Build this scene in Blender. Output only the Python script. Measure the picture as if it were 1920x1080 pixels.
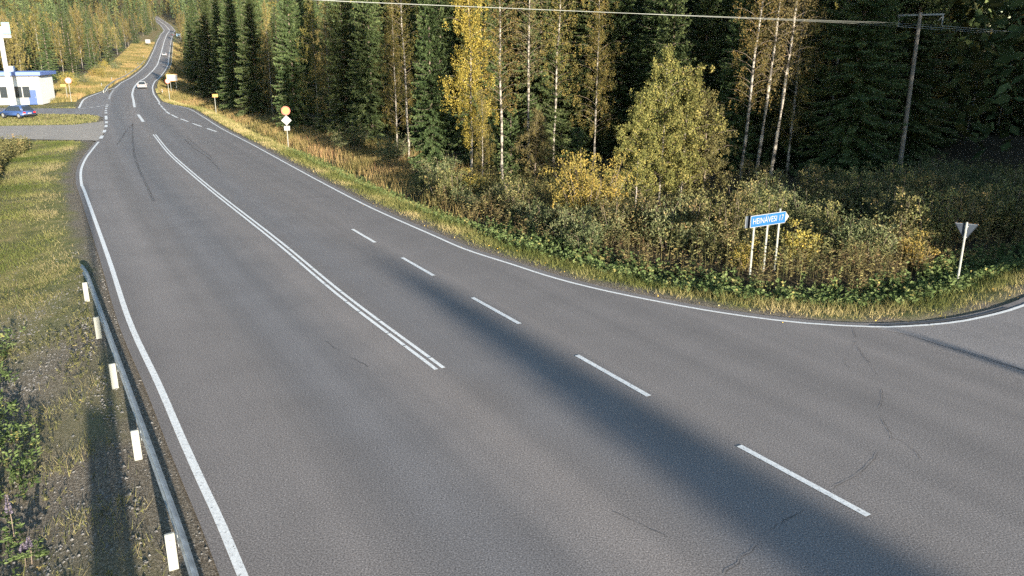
import bpy, bmesh, math, random
import numpy as np
from mathutils import Vector, Matrix

# ------------------------------------------------------------------ camera, sky, sun, exposure
sc = bpy.context.scene
for o in list(bpy.data.objects):
    bpy.data.objects.remove(o)
COL = sc.collection
R = math.radians
CAM_H, FPX, HOR = 7.55, 1500.0, 100.0          # camera height, focal length in 1920 px, horizon row
TILT = math.atan((540 - HOR) / FPX)
SUN_HEAD, SUN_EL = R(-28.0), R(8.5)            # heading in which shadows fall, elevation

cam = bpy.data.cameras.new('camera')
cam.sensor_width = 36.0
cam.lens = 36.0 * FPX / 1920.0
cam.clip_start, cam.clip_end = 0.1, 4000
camo = bpy.data.objects.new('camera', cam)
camo.location = (0, 0, CAM_H)
camo.rotation_euler = (math.pi / 2 - TILT, 0, 0)
COL.objects.link(camo)
sc.camera = camo

world = bpy.data.worlds.new('World')
sc.world = world
world.use_nodes = True
wn = world.node_tree
bg = wn.nodes['Background']
sky = wn.nodes.new('ShaderNodeTexSky')
sky.sky_type = 'NISHITA'
sky.sun_disc = False
sky.sun_elevation = SUN_EL
sky.sun_rotation = math.pi + SUN_HEAD
sky.air_density, sky.dust_density, sky.ozone_density = 1.0, 0.3, 1.6
wn.links.new(sky.outputs[0], bg.inputs[0])
bg.inputs[1].default_value = 0.095

sun = bpy.data.lights.new('sun', 'SUN')
sun.energy = 5.0
sun.angle = R(0.53)
sun.color = (1.0, 0.90, 0.74)
suno = bpy.data.objects.new('sun', sun)
sdir = Vector((math.sin(SUN_HEAD) * math.cos(SUN_EL), math.cos(SUN_HEAD) * math.cos(SUN_EL), -math.sin(SUN_EL)))
suno.rotation_euler = sdir.to_track_quat('-Z', 'Y').to_euler()
suno.location = (60, -110, 40)
COL.objects.link(suno)

vs = sc.view_settings
vs.view_transform = 'Standard'
vs.look = 'None'
vs.exposure = 2.15
vs.gamma = 1.0
sc.cycles.max_bounces = 5
sc.cycles.diffuse_bounces = 2
sc.cycles.glossy_bounces = 2
sc.cycles.transmission_bounces = 3
sc.cycles.transparent_max_bounces = 6
sc.cycles.volume_bounces = 0
sc.cycles.use_denoising = False
sc.cycles.sample_clamp_direct = 0.26
sc.cycles.sample_clamp_indirect = 0.26
sc.cycles.use_adaptive_sampling = True
sc.cycles.adaptive_threshold = 0.02

rng = np.random.default_rng(7)
random.seed(7)

# ------------------------------------------------------------------ helpers
def tag(o, label=None, cat=None, group=None, kind=None):
    if label: o['label'] = label
    if cat: o['category'] = cat
    if group: o['group'] = group
    if kind: o['kind'] = kind
    return o

def link(o, parent=None):
    COL.objects.link(o)
    if parent is not None:
        o.parent = parent
    return o

def empty(name, loc=(0, 0, 0), rz=0.0, parent=None):
    o = bpy.data.objects.new(name, None)
    o.empty_display_size = 0.2
    o.location = loc
    o.rotation_euler = (0, 0, rz)
    return link(o, parent)

def np_mesh(name, V, quads=None, tris=None, mats=(), attrs=None, smooth=False, mi=None):
    """mesh from numpy vertex array + quad / triangle index arrays"""
    me = bpy.data.meshes.new(name)
    V = np.asarray(V, np.float32)
    parts, starts, off = [], [], 0
    if quads is not None and len(quads):
        q = np.asarray(quads, np.int32)
        parts.append(q.ravel()); starts.append(np.arange(len(q)) * 4); off = q.size
    if tris is not None and len(tris):
        t = np.asarray(tris, np.int32)
        parts.append(t.ravel()); starts.append(off + np.arange(len(t)) * 3)
    L = np.concatenate(parts).astype(np.int32)
    S = np.concatenate(starts).astype(np.int32)
    me.vertices.add(len(V)); me.vertices.foreach_set('co', V.ravel())
    me.loops.add(len(L)); me.loops.foreach_set('vertex_index', L)
    me.polygons.add(len(S)); me.polygons.foreach_set('loop_start', S)
    for m in mats: me.materials.append(m)
    if mi is not None: me.polygons.foreach_set('material_index', np.asarray(mi, np.int32))
    me.polygons.foreach_set('use_smooth', np.full(len(S), smooth, bool))
    for k, a in (attrs or {}).items():
        at = me.attributes.new(k, 'FLOAT', 'POINT')
        at.data.foreach_set('value', np.asarray(a, np.float32).ravel())
    me.update(calc_edges=True)
    return me

def obj(name, me, parent=None, loc=(0, 0, 0), rot=(0, 0, 0)):
    o = bpy.data.objects.new(name, me)
    o.location = loc
    o.rotation_euler = rot
    return link(o, parent)

class MB:
    """collects boxes, tubes and prisms into one mesh"""
    def __init__(self):
        self.v, self.f = [], []
    def add(self, vs_, fs_):
        n = len(self.v)
        self.v += [tuple(p) for p in vs_]
        self.f += [tuple(i + n for i in f) for f in fs_]
        return self
    def box(self, c, s, rz=0.0, M=None):
        hx, hy, hz = s[0] / 2, s[1] / 2, s[2] / 2
        p = [Vector((x, y, z)) for z in (-hz, hz) for y in (-hy, hy) for x in (-hx, hx)]
        m = M if M is not None else Matrix.Rotation(rz, 3, 'Z')
        p = [m @ q + Vector(c) for q in p]
        return self.add(p, [(0, 2, 3, 1), (4, 5, 7, 6), (0, 1, 5, 4), (2, 6, 7, 3), (0, 4, 6, 2), (1, 3, 7, 5)])
    def tube(self, pts, rad, n=8, cap=True):
        pts = [Vector(p) for p in pts]
        rad = rad if hasattr(rad, '__len__') else [rad] * len(pts)
        vs_, fs_ = [], []
        for i, p in enumerate(pts):
            d = (pts[min(i + 1, len(pts) - 1)] - pts[max(i - 1, 0)]).normalized()
            a = d.cross(Vector((0, 0, 1)))
            a = Vector((1, 0, 0)) if a.length < 1e-3 else a.normalized()
            b = d.cross(a)
            for k in range(n):
                t = 2 * math.pi * k / n
                vs_.append(p + (a * math.cos(t) + b * math.sin(t)) * rad[i])
        for i in range(len(pts) - 1):
            for k in range(n):
                k2 = (k + 1) % n
                fs_.append((i * n + k, (i + 1) * n + k, (i + 1) * n + k2, i * n + k2))
        if cap:
            fs_.append(tuple(range(n)))
            fs_.append(tuple((len(pts) - 1) * n + k for k in reversed(range(n))))
        return self.add(vs_, fs_)
    def prism(self, poly, y0, y1, M=None):
        """polygon in x-z extruded along y"""
        n = len(poly)
        p = [Vector((x, y0, z)) for x, z in poly] + [Vector((x, y1, z)) for x, z in poly]
        if M is not None: p = [M @ q for q in p]
        fs_ = [tuple(range(n)), tuple(reversed(range(n, 2 * n)))]
        fs_ += [(i, i + n, (i + 1) % n + n, (i + 1) % n) for i in range(n)]
        return self.add(p, fs_)
    def mesh(self, name, mat, bevel=0.0, smooth=False):
        me = bpy.data.meshes.new(name)
        me.from_pydata(self.v, [], self.f)
        bm = bmesh.new(); bm.from_mesh(me)
        bmesh.ops.recalc_face_normals(bm, faces=bm.faces)
        if bevel > 0:
            ed = [e for e in bm.edges if len(e.link_faces) == 2 and e.calc_face_angle(0) > 0.5]
            bmesh.ops.bevel(bm, geom=ed, offset=bevel, segments=2, affect='EDGES', clamp_overlap=True)
        if smooth:
            for f in bm.faces: f.smooth = True
        bm.to_mesh(me); bm.free()
        if mat: me.materials.append(mat)
        return me
    def build(self, name, mat, parent=None, bevel=0.0, smooth=False, loc=(0, 0, 0), rot=(0, 0, 0)):
        return obj(name, self.mesh(name, mat, bevel, smooth), parent, loc, rot)

def wpt(u, v, z=0.0):
    """photo pixel (1920x1080) -> the place on the level z where it stands"""
    a, b = (u - 960) / FPX, (540 - v) / FPX
    ct, st = math.cos(TILT), math.sin(TILT)
    d = (a, ct + b * st, b * ct - st)
    k = (z - CAM_H) / d[2]
    return Vector((d[0] * k, d[1] * k, z))

def wdepth(u, v, dep):
    """photo pixel + depth along the optical axis -> place"""
    a, b = (u - 960) / FPX, (540 - v) / FPX
    ct, st = math.cos(TILT), math.sin(TILT)
    return Vector((a * dep, (ct + b * st) * dep, CAM_H + (b * ct - st) * dep))

# ------------------------------------------------------------------ materials
def newmat(name):
    m = bpy.data.materials.new(name)
    m.use_nodes = True
    return m, m.node_tree.nodes, m.node_tree.links, m.node_tree.nodes['Principled BSDF']

def plain(name, col, rough=0.6, metal=0.0, noise=0.0, scale=8.0, spec=0.4):
    m, N, L, b = newmat(name)
    b.inputs['Base Color'].default_value = (*col, 1)
    b.inputs['Roughness'].default_value = rough
    b.inputs['Metallic'].default_value = metal
    b.inputs['Specular IOR Level'].default_value = spec
    if noise > 0:
        tc = N.new('ShaderNodeTexCoord')
        t = N.new('ShaderNodeTexNoise'); t.inputs['Scale'].default_value = scale; t.inputs['Detail'].default_value = 5
        r = N.new('ShaderNodeMapRange')
        r.inputs[1].default_value, r.inputs[2].default_value = 0.3, 0.7
        r.inputs[3].default_value, r.inputs[4].default_value = 1 - noise, 1 + noise * 0.5
        mx = N.new('ShaderNodeMix'); mx.data_type = 'RGBA'; mx.blend_type = 'MULTIPLY'; mx.inputs[0].default_value = 1
        mx.inputs[6].default_value = (*col, 1)
        L.new(tc.outputs['Object'], t.inputs['Vector'])
        L.new(t.outputs[0], r.inputs[0]); L.new(r.outputs[0], mx.inputs[7])
        L.new(mx.outputs[2], b.inputs['Base Color'])
    return m

def ramp(N, stops, interp='LINEAR'):
    r = N.new('ShaderNodeValToRGB')
    r.color_ramp.interpolation = interp
    el = r.color_ramp.elements
    while len(el) < len(stops): el.new(0.5)
    for e, (p, c) in zip(el, stops):
        e.position = p
        e.color = (*c, 1)
    return r

def leafmat(name, stops, trans=0.3, hue=0.02, val=0.25):
    """foliage: colour picked per leaf by attribute rnd, shifted per object; diffuse + translucent"""
    m, N, L, b = newmat(name)
    out = N['Material Output']
    N.remove(b)
    at = N.new('ShaderNodeAttribute'); at.attribute_name = 'rnd'
    r = ramp(N, stops)
    L.new(at.outputs['Fac'], r.inputs[0])
    oi = N.new('ShaderNodeObjectInfo')
    hs = N.new('ShaderNodeHueSaturation')
    h = N.new('ShaderNodeMapRange'); h.inputs[3].default_value = 0.5 - hue; h.inputs[4].default_value = 0.5 + hue
    v = N.new('ShaderNodeMapRange'); v.inputs[3].default_value = 1 - val; v.inputs[4].default_value = 1 + val
    mul = N.new('ShaderNodeMath'); mul.operation = 'MULTIPLY'; mul.inputs[1].default_value = 7.31
    fr = N.new('ShaderNodeMath'); fr.operation = 'FRACT'
    L.new(oi.outputs['Random'], h.inputs[0]); L.new(oi.outputs['Random'], mul.inputs[0]); L.new(mul.outputs[0], fr.inputs[0])
    L.new(fr.outputs[0], v.inputs[0])
    L.new(h.outputs[0], hs.inputs['Hue']); L.new(v.outputs[0], hs.inputs['Value'])
    L.new(r.outputs[0], hs.inputs['Color'])
    d = N.new('ShaderNodeBsdfDiffuse'); t = N.new('ShaderNodeBsdfTranslucent'); mx = N.new('ShaderNodeMixShader')
    mx.inputs[0].default_value = trans
    L.new(hs.outputs[0], d.inputs[0]); L.new(hs.outputs[0], t.inputs[0])
    L.new(d.outputs[0], mx.inputs[1]); L.new(t.outputs[0], mx.inputs[2])
    L.new(mx.outputs[0], out.inputs[0])
    return m

def asphalt(name, base, warm, streak=0.12, paths=1.0):
    m, N, L, b = newmat(name)
    uv = N.new('ShaderNodeUVMap'); uv.uv_map = 'road'
    geo = N.new('ShaderNodeNewGeometry')
    b.inputs['Roughness'].default_value = 0.85
    b.inputs['Specular IOR Level'].default_value = 0.12
    # aggregate speckle
    n1 = N.new('ShaderNodeTexNoise'); n1.inputs['Scale'].default_value = 34; n1.inputs['Detail'].default_value = 3; n1.inputs['Roughness'].default_value = 0.7
    L.new(geo.outputs['Position'], n1.inputs['Vector'])
    r1 = ramp(N, [(0.33, tuple(c * 0.38 for c in base)), (0.49, base), (0.60, tuple(c * 1.35 for c in base)), (0.70, tuple(min(1, c * 2.4) for c in base))])
    L.new(n1.outputs[0], r1.inputs[0])
    # long streaks of wear that follow the lanes
    mp = N.new('ShaderNodeMapping'); mp.inputs['Scale'].default_value = (0.012, 0.75, 1)
    L.new(uv.outputs[0], mp.inputs[0])
    n2 = N.new('ShaderNodeTexNoise'); n2.inputs['Scale'].default_value = 1.0; n2.inputs['Detail'].default_value = 4
    L.new(mp.outputs[0], n2.inputs['Vector'])
    n3 = N.new('ShaderNodeTexNoise'); n3.inputs['Scale'].default_value = 0.5; n3.inputs['Detail'].default_value = 5
    L.new(geo.outputs['Position'], n3.inputs['Vector'])
    mr = N.new('ShaderNodeMapRange'); mr.inputs[1].default_value, mr.inputs[2].default_value = 0.32, 0.68
    mr.inputs[3].default_value, mr.inputs[4].default_value = 1 - streak, 1 + streak
    L.new(n2.outputs[0], mr.inputs[0])
    mr3 = N.new('ShaderNodeMapRange'); mr3.inputs[1].default_value, mr3.inputs[2].default_value = 0.3, 0.7
    mr3.inputs[3].default_value, mr3.inputs[4].default_value = 0.94, 1.06
    L.new(n3.outputs[0], mr3.inputs[0])
    mm = N.new('ShaderNodeMath'); mm.operation = 'MULTIPLY'
    L.new(mr.outputs[0], mm.inputs[0]); L.new(mr3.outputs[0], mm.inputs[1])
    mx = N.new('ShaderNodeMix'); mx.data_type = 'RGBA'; mx.blend_type = 'MULTIPLY'; mx.inputs[0].default_value = 1
    L.new(r1.outputs[0], mx.inputs[6]); L.new(mm.outputs[0], mx.inputs[7])
    # wheel paths: worn paler bands; cool bands between mix wear with painted tree shade
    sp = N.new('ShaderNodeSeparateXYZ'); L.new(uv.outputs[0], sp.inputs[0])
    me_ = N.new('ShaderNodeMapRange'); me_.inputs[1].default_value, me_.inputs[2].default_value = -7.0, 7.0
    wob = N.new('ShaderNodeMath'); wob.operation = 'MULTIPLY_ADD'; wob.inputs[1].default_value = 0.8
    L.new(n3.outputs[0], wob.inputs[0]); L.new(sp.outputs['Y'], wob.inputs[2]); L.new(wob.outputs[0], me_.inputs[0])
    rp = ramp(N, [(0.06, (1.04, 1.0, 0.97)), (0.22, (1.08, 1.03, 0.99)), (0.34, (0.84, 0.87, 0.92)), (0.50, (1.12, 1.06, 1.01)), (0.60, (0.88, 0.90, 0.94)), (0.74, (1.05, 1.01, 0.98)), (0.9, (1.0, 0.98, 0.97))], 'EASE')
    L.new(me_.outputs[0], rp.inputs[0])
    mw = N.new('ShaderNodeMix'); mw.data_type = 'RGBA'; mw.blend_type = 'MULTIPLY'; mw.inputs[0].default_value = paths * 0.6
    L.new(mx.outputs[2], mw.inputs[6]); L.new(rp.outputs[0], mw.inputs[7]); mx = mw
    tint = N.new('ShaderNodeMix'); tint.data_type = 'RGBA'; tint.blend_type = 'MULTIPLY'
    tint.inputs[7].default_value = (*warm, 1)
    L.new(n2.outputs[0], tint.inputs[0]); L.new(mx.outputs[2], tint.inputs[6])
    L.new(tint.outputs[2], b.inputs['Base Color'])
    bp = N.new('ShaderNodeBump'); bp.inputs['Strength'].default_value = 0.3; bp.inputs['Distance'].default_value = 0.008
    L.new(n1.outputs[0], bp.inputs['Height']); L.new(bp.outputs[0], b.inputs['Normal'])
    return m

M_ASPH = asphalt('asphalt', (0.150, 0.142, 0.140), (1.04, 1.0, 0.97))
M_ASPH2 = asphalt('asphalt_side', (0.172, 0.163, 0.163), (1.04, 1.0, 0.96), 0.08, 0.0)
M_ASPH3 = asphalt('asphalt_yard', (0.27, 0.245, 0.22), (1.05, 1.0, 0.92), 0.06, 0.0)

def paintmat():
    m, N, L, b = newmat('road_paint')
    geo = N.new('ShaderNodeNewGeometry')
    n = N.new('ShaderNodeTexNoise'); n.inputs['Scale'].default_value = 14; n.inputs['Detail'].default_value = 6; n.inputs['Roughness'].default_value = 0.75
    L.new(geo.outputs['Position'], n.inputs['Vector'])
    r = ramp(N, [(0.30, (0.22, 0.22, 0.22)), (0.40, (0.52, 0.52, 0.51)), (0.6, (0.68, 0.68, 0.66))])
    L.new(n.outputs[0], r.inputs[0]); L.new(r.outputs[0], b.inputs['Base Color'])
    ra = N.new('ShaderNodeMapRange'); ra.inputs[1].default_value, ra.inputs[2].default_value = 0.34, 0.39
    n2 = N.new('ShaderNodeTexNoise'); n2.inputs['Scale'].default_value = 26; n2.inputs['Detail'].default_value = 4; n2.inputs['Roughness'].default_value = 0.7
    L.new(geo.outputs['Position'], n2.inputs['Vector']); L.new(n2.outputs[0], ra.inputs[0]); L.new(ra.outputs[0], b.inputs['Alpha'])
    b.inputs['Roughness'].default_value = 0.7
    return m
M_PAINT = paintmat()
M_CRACK = plain('crack_tar', (0.055, 0.053, 0.055), 0.8)

def smearmat(name, col, amount):
    m, N, L, b = newmat(name)
    uv = N.new('ShaderNodeUVMap'); uv.uv_map = 'road'
    mp = N.new('ShaderNodeMapping'); mp.inputs['Scale'].default_value = (0.6, 9, 1)
    n = N.new('ShaderNodeTexNoise'); n.inputs['Scale'].default_value = 1.0; n.inputs['Detail'].default_value = 5
    L.new(uv.outputs[0], mp.inputs[0]); L.new(mp.outputs[0], n.inputs['Vector'])
    r = N.new('ShaderNodeMapRange'); r.inputs[1].default_value, r.inputs[2].default_value = 0.35, 0.7
    r.inputs[3].default_value, r.inputs[4].default_value = amount * 0.2, amount
    L.new(n.outputs[0], r.inputs[0]); L.new(r.outputs[0], b.inputs['Alpha'])
    b.inputs['Base Color'].default_value = (*col, 1)
    b.inputs['Roughness'].default_value = 0.8
    return m
M_SKID = smearmat('tyre_rubber', (0.03, 0.03, 0.032), 0.38)

M_GALV = plain('galvanised_steel', (0.24, 0.26, 0.275), 0.6, 0.15, 0.35, 5)
M_POSTG = plain('galvanised_post', (0.36, 0.365, 0.33), 0.65, 0.0, 0.4, 9)
M_WHITE = plain('white_paint', (0.80, 0.80, 0.78), 0.5, 0, 0.06, 6)
M_SIGNW = plain('sign_white', (0.55, 0.54, 0.53), 0.5)
M_SIGNY = plain('sign_yellow', (0.50, 0.25, 0.04), 0.5)
M_SIGNR = plain('sign_red', (0.40, 0.06, 0.02), 0.5)
M_SIGNB = plain('sign_blue', (0.006, 0.065, 0.18), 0.5, 0, 0.1, 4)
M_SIGNBACK = plain('sign_back_grey', (0.018, 0.027, 0.042), 0.7, 0, 0.2, 4)
M_BLACK = plain('black_plastic', (0.02, 0.02, 0.022), 0.5)
M_WOODPOLE = plain('weathered_pole', (0.19, 0.165, 0.14), 0.85, 0, 0.3, 3)
M_WIRE = plain('aluminium_wire', (0.33, 0.34, 0.31), 0.6, 0.0)
M_INSUL = plain('insulator', (0.35, 0.38, 0.42), 0.25)
M_GLASS = plain('dark_glass', (0.02, 0.025, 0.03), 0.08, 0, 0, 8, 0.6)
M_TYRE = plain('tyre', (0.018, 0.018, 0.018), 0.85)
M_RIM = plain('wheel_rim', (0.5, 0.5, 0.52), 0.3, 0.7)
M_TAIL = plain('tail_light', (0.45, 0.02, 0.02), 0.2)
M_STONE = plain('stone', (0.13, 0.125, 0.12), 0.9, 0, 0.5, 20)

def barkmat(name, col, band, bandamt, scale):
    m, N, L, b = newmat(name)
    geo = N.new('ShaderNodeTexCoord')
    mp = N.new('ShaderNodeMapping'); mp.inputs['Scale'].default_value = scale
    n = N.new('ShaderNodeTexNoise'); n.inputs['Scale'].default_value = 1; n.inputs['Detail'].default_value = 6; n.inputs['Roughness'].default_value = 0.7
    L.new(geo.outputs['Object'], mp.inputs[0]); L.new(mp.outputs[0], n.inputs['Vector'])
    r = ramp(N, [(bandamt - 0.04, band), (bandamt + 0.04, col), (0.8, tuple(min(1, c * 1.15) for c in col))])
    L.new(n.outputs[0], r.inputs[0]); L.new(r.outputs[0], b.inputs['Base Color'])
    b.inputs['Roughness'].default_value = 0.85
    return m
M_BIRCHBARK = barkmat('birch_bark', (0.25, 0.225, 0.19), (0.035, 0.03, 0.025), 0.49, (3, 3, 5))
M_SPRUCEBARK = barkmat('spruce_bark', (0.11, 0.085, 0.065), (0.045, 0.035, 0.03), 0.45, (6, 6, 2))
M_TWIG = barkmat('twig_bark', (0.13, 0.10, 0.075), (0.06, 0.05, 0.04), 0.42, (5, 5, 5))

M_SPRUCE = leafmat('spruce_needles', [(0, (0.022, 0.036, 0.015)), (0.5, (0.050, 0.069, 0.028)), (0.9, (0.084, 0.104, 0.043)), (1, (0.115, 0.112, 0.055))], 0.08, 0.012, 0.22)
M_BGOLD = leafmat('birch_leaves_gold', [(0, (0.09, 0.08, 0.025)), (0.35, (0.21, 0.165, 0.04)), (0.8, (0.36, 0.265, 0.06)), (1, (0.46, 0.37, 0.13))], 0.4, 0.012, 0.12)
M_BMIX = leafmat('birch_leaves_turning', [(0, (0.045, 0.05, 0.02)), (0.45, (0.105, 0.098, 0.036)), (0.8, (0.20, 0.16, 0.05)), (1, (0.32, 0.235, 0.075))], 0.35, 0.018, 0.22)
M_BYOUNG = leafmat('birch_leaves_young', [(0, (0.055, 0.06, 0.02)), (0.45, (0.118, 0.122, 0.042)), (0.8, (0.215, 0.198, 0.065)), (1, (0.32, 0.27, 0.09))], 0.35, 0.012, 0.12)
M_BBROWN = leafmat('birch_leaves_thin', [(0, (0.055, 0.05, 0.026)), (0.5, (0.102, 0.094, 0.042)), (1, (0.19, 0.158, 0.06))], 0.35, 0.02, 0.2)
M_BYEL = leafmat('birch_leaves_muted', [(0, (0.075, 0.075, 0.03)), (0.5, (0.165, 0.14, 0.05)), (1, (0.29, 0.23, 0.09))], 0.35, 0.015, 0.2)
M_WILLOW = leafmat('willow_leaves', [(0, (0.045, 0.058, 0.025)), (0.5, (0.10, 0.115, 0.055)), (0.85, (0.17, 0.18, 0.095)), (1, (0.25, 0.21, 0.10))], 0.25, 0.02, 0.2)
M_SHRUBY = leafmat('shrub_leaves_yellow', [(0, (0.08, 0.075, 0.026)), (0.4, (0.20, 0.17, 0.05)), (0.8, (0.34, 0.265, 0.07)), (1, (0.42, 0.28, 0.07))], 0.35, 0.015, 0.15)
M_SHRUBB = leafmat('shrub_leaves_brown', [(0, (0.035, 0.038, 0.018)), (0.4, (0.095, 0.098, 0.042)), (0.8, (0.20, 0.185, 0.08)), (1, (0.29, 0.21, 0.09))], 0.3, 0.025, 0.25)
M_HERB = leafmat('herb_leaves', [(0, (0.035, 0.055, 0.02)), (0.5, (0.085, 0.12, 0.044)), (0.85, (0.14, 0.175, 0.072)), (1, (0.25, 0.22, 0.08))], 0.3, 0.0, 0.0)
M_GRASS = leafmat('grass_blades', [(0, (0.075, 0.09, 0.028)), (0.4, (0.16, 0.16, 0.055)), (0.75, (0.29, 0.245, 0.11)), (1, (0.42, 0.33, 0.17))], 0.3, 0.0, 0.0)
M_DRYGRASS = leafmat('dry_grass', [(0, (0.10, 0.095, 0.035)), (0.4, (0.20, 0.16, 0.065)), (0.75, (0.29, 0.205, 0.095)), (1, (0.27, 0.14, 0.08))], 0.3, 0.0, 0.0)
M_LAWN = leafmat('lawn_blades', [(0, (0.065, 0.085, 0.025)), (0.45, (0.13, 0.14, 0.045)), (0.75, (0.19, 0.172, 0.082)), (1, (0.25, 0.208, 0.115))], 0.3, 0.0, 0.0)
M_FIREWEED = leafmat('fireweed', [(0, (0.06, 0.052, 0.025)), (0.45, (0.13, 0.115, 0.055)), (0.60, (0.12, 0.072, 0.045)), (0.72, (0.16, 0.14, 0.06)), (1, (0.22, 0.19, 0.08))], 0.3, 0.0, 0.0)
M_FALLEN = leafmat('fallen_leaves', [(0, (0.25, 0.15, 0.03)), (0.6, (0.55, 0.38, 0.08)), (1, (0.62, 0.52, 0.25))], 0.2, 0.0, 0.0)
M_LUPIN = plain('lupin_flower', (0.10, 0.085, 0.12), 0.8, 0, 0.4, 60)

# ------------------------------------------------------------------ road axis, heights
def SL(s, l, z=0.0):
    """near road frame: s metres along the main road, l metres to its right"""
    return Vector((-0.5 * s + 0.866 * l, 0.866 * s + 0.5 * l, z))

axis = [SL(s, l) for s, l in ((-400, -190.0), (-200, -58.0), (-120, -16.0), (-80, -2.0), (-50, 5.2), (-25, 7.6), (0, 7.75), (30, 7.75))]
axis += [SL(50.8, 7.92), SL(59.2, 8.11), SL(69.5, 8.41), SL(85.3, 9.27), SL(102.3, 10.1), SL(114.9, 10.85), SL(131.1, 12.0), SL(146.0, 13.4)]
axis += [wdepth(u, v, d) for u, v, d in ((247.4, 176, 151), (250.8, 165, 175), (259.5, 155, 202), (272.5, 146, 226), (287.0, 132, 265), (295.4, 121, 300),
         (298.5, 111, 340), (304, 92.6, 408), (308, 77, 472), (313, 64, 545), (318.5, 57.5, 600), (311, 48, 660), (299, 39, 730), (287, 31, 800), (277, 24, 880), (262, 16, 980), (238, 17, 1100), (200, 24, 1250))]
A0 = np.array([tuple(p) for p in axis])
A0[16:19, 2] = (0.12, 0.32, 0.6)
cum = np.concatenate([[0], np.cumsum(np.linalg.norm(np.diff(A0[:, :2], axis=0), axis=1))])
cum = cum - cum[6]                                   # s = 0 beside the camera
S_AX = np.arange(-300, cum[-1], 1.0)
AX = np.stack([np.interp(S_AX, cum, A0[:, k]) for k in range(3)], 1)
def smooth(a, w):
    k = np.hanning(w * 2 + 1); k /= k.sum()
    p = np.concatenate([np.repeat(a[:1], w, 0), a, np.repeat(a[-1:], w, 0)])
    return np.stack([np.convolve(p[:, i], k, 'valid') for i in range(a.shape[1])], 1)
AXs = smooth(AX, 14)
wgt = np.clip((np.abs(S_AX - 10) - 25) / 20, 0, 1)[:, None]
AX = AX * (1 - wgt) + AXs * wgt
T_AX = np.gradient(AX[:, :2], axis=0)
T_AX /= np.linalg.norm(T_AX, axis=1)[:, None]
N_AX = np.stack([T_AX[:, 1], -T_AX[:, 0]], 1)       # to the right of the road

def se_xyz(s, e, dz=0.0):
    s = np.asarray(s, float); e = np.asarray(e, float)
    P = np.stack([np.interp(s, S_AX, AX[:, k]) for k in range(3)], -1)
    n = np.stack([np.interp(s, S_AX, N_AX[:, k]) for k in range(2)], -1)
    return np.stack([P[..., 0] + n[..., 0] * e, P[..., 1] + n[..., 1] * e, P[..., 2] + dz], -1)

def to_se(x, y):
    x = np.atleast_1d(np.asarray(x, float)); y = np.atleast_1d(np.asarray(y, float))
    s = -0.5 * x + 0.866 * y
    for _ in range(4):
        P = np.stack([np.interp(s, S_AX, AX[:, k]) for k in range(2)], -1)
        t = np.stack([np.interp(s, S_AX, T_AX[:, k]) for k in range(2)], -1)
        s = s + (x - P[:, 0]) * t[:, 0] + (y - P[:, 1]) * t[:, 1]
    P = np.stack([np.interp(s, S_AX, AX[:, k]) for k in range(2)], -1)
    n = np.stack([np.interp(s, S_AX, N_AX[:, k]) for k in range(2)], -1)
    return s, (x - P[:, 0]) * n[:, 0] + (y - P[:, 1]) * n[:, 1]

S_END = 940.0
# painted edge lines (places on the ground)
EL_NEAR = [(455, 1080), (376, 900), (340, 820), (297, 720), (241.7, 600), (202, 480), (159, 360), (152.9, 345), (152, 320), (160, 299), (171.7, 282.5), (185, 266)]
EL_PT = [Vector((*se_xyz(q_, -6.13)[:2], 0)) for q_ in (-120, -100, -80, -60, -40, -20, 0)] + [wpt(*p) for p in EL_NEAR]
ELD_PT = [wpt(*p) for p in ((185, 266), (191.5, 255), (197, 243), (199.4, 233), (199, 221), (198, 211), (198.5, 196))]
RIGHT_PX = [(315, 196), (338, 200), (357, 205.4), (382, 220), (413, 239.8), (444.6, 256.5), (480, 275), (560, 319), (640, 361.7), (706.7, 395), (806.7, 439.3), (873, 468), (956.7, 495),
            (1040, 521.7), (1140, 546.7), (1280, 574.5), (1396.7, 593.3), (1513, 606.7), (1630, 613), (1696.7, 612.3), (1780, 606), (1846.7, 594), (1920, 573)]
ER_PT = [wpt(*p) for p in RIGHT_PX]
d_side = (ER_PT[-1] - ER_PT[-2]).normalized()
ER_PT += [ER_PT[-1] + d_side * 4 + Vector((0.4, 0.8, 0)), ER_PT[-1] + Vector((14, 9, 0)), ER_PT[-1] + Vector((45, 27, 0))]

def smooth_line(pts, step=0.7):
    """Catmull-Rom through pts, resampled"""
    P = [np.array(tuple(p)[:2]) for p in pts]
    P = [2 * P[0] - P[1]] + P + [2 * P[-1] - P[-2]]
    out = []
    for i in range(1, len(P) - 2):
        n = max(2, int(np.linalg.norm(P[i + 1] - P[i]) / step))
        for k in range(n):
            t = k / n
            out.append(0.5 * ((2 * P[i]) + (-P[i - 1] + P[i + 1]) * t + (2 * P[i - 1] - 5 * P[i] + 4 * P[i + 1] - P[i + 2]) * t * t + (-P[i - 1] + 3 * P[i] - 3 * P[i + 1] + P[i + 2]) * t ** 3))
    out.append(P[-2])
    return np.array(out)

def offset_line(L, d):
    t = np.gradient(L, axis=0); t /= np.linalg.norm(t, axis=1)[:, None]
    return L + np.stack([t[:, 1], -t[:, 0]], 1) * d   # d > 0: to the right of travel

ELx = smooth_line(EL_PT, 0.8)
ERx = smooth_line(ER_PT, 0.6)

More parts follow.
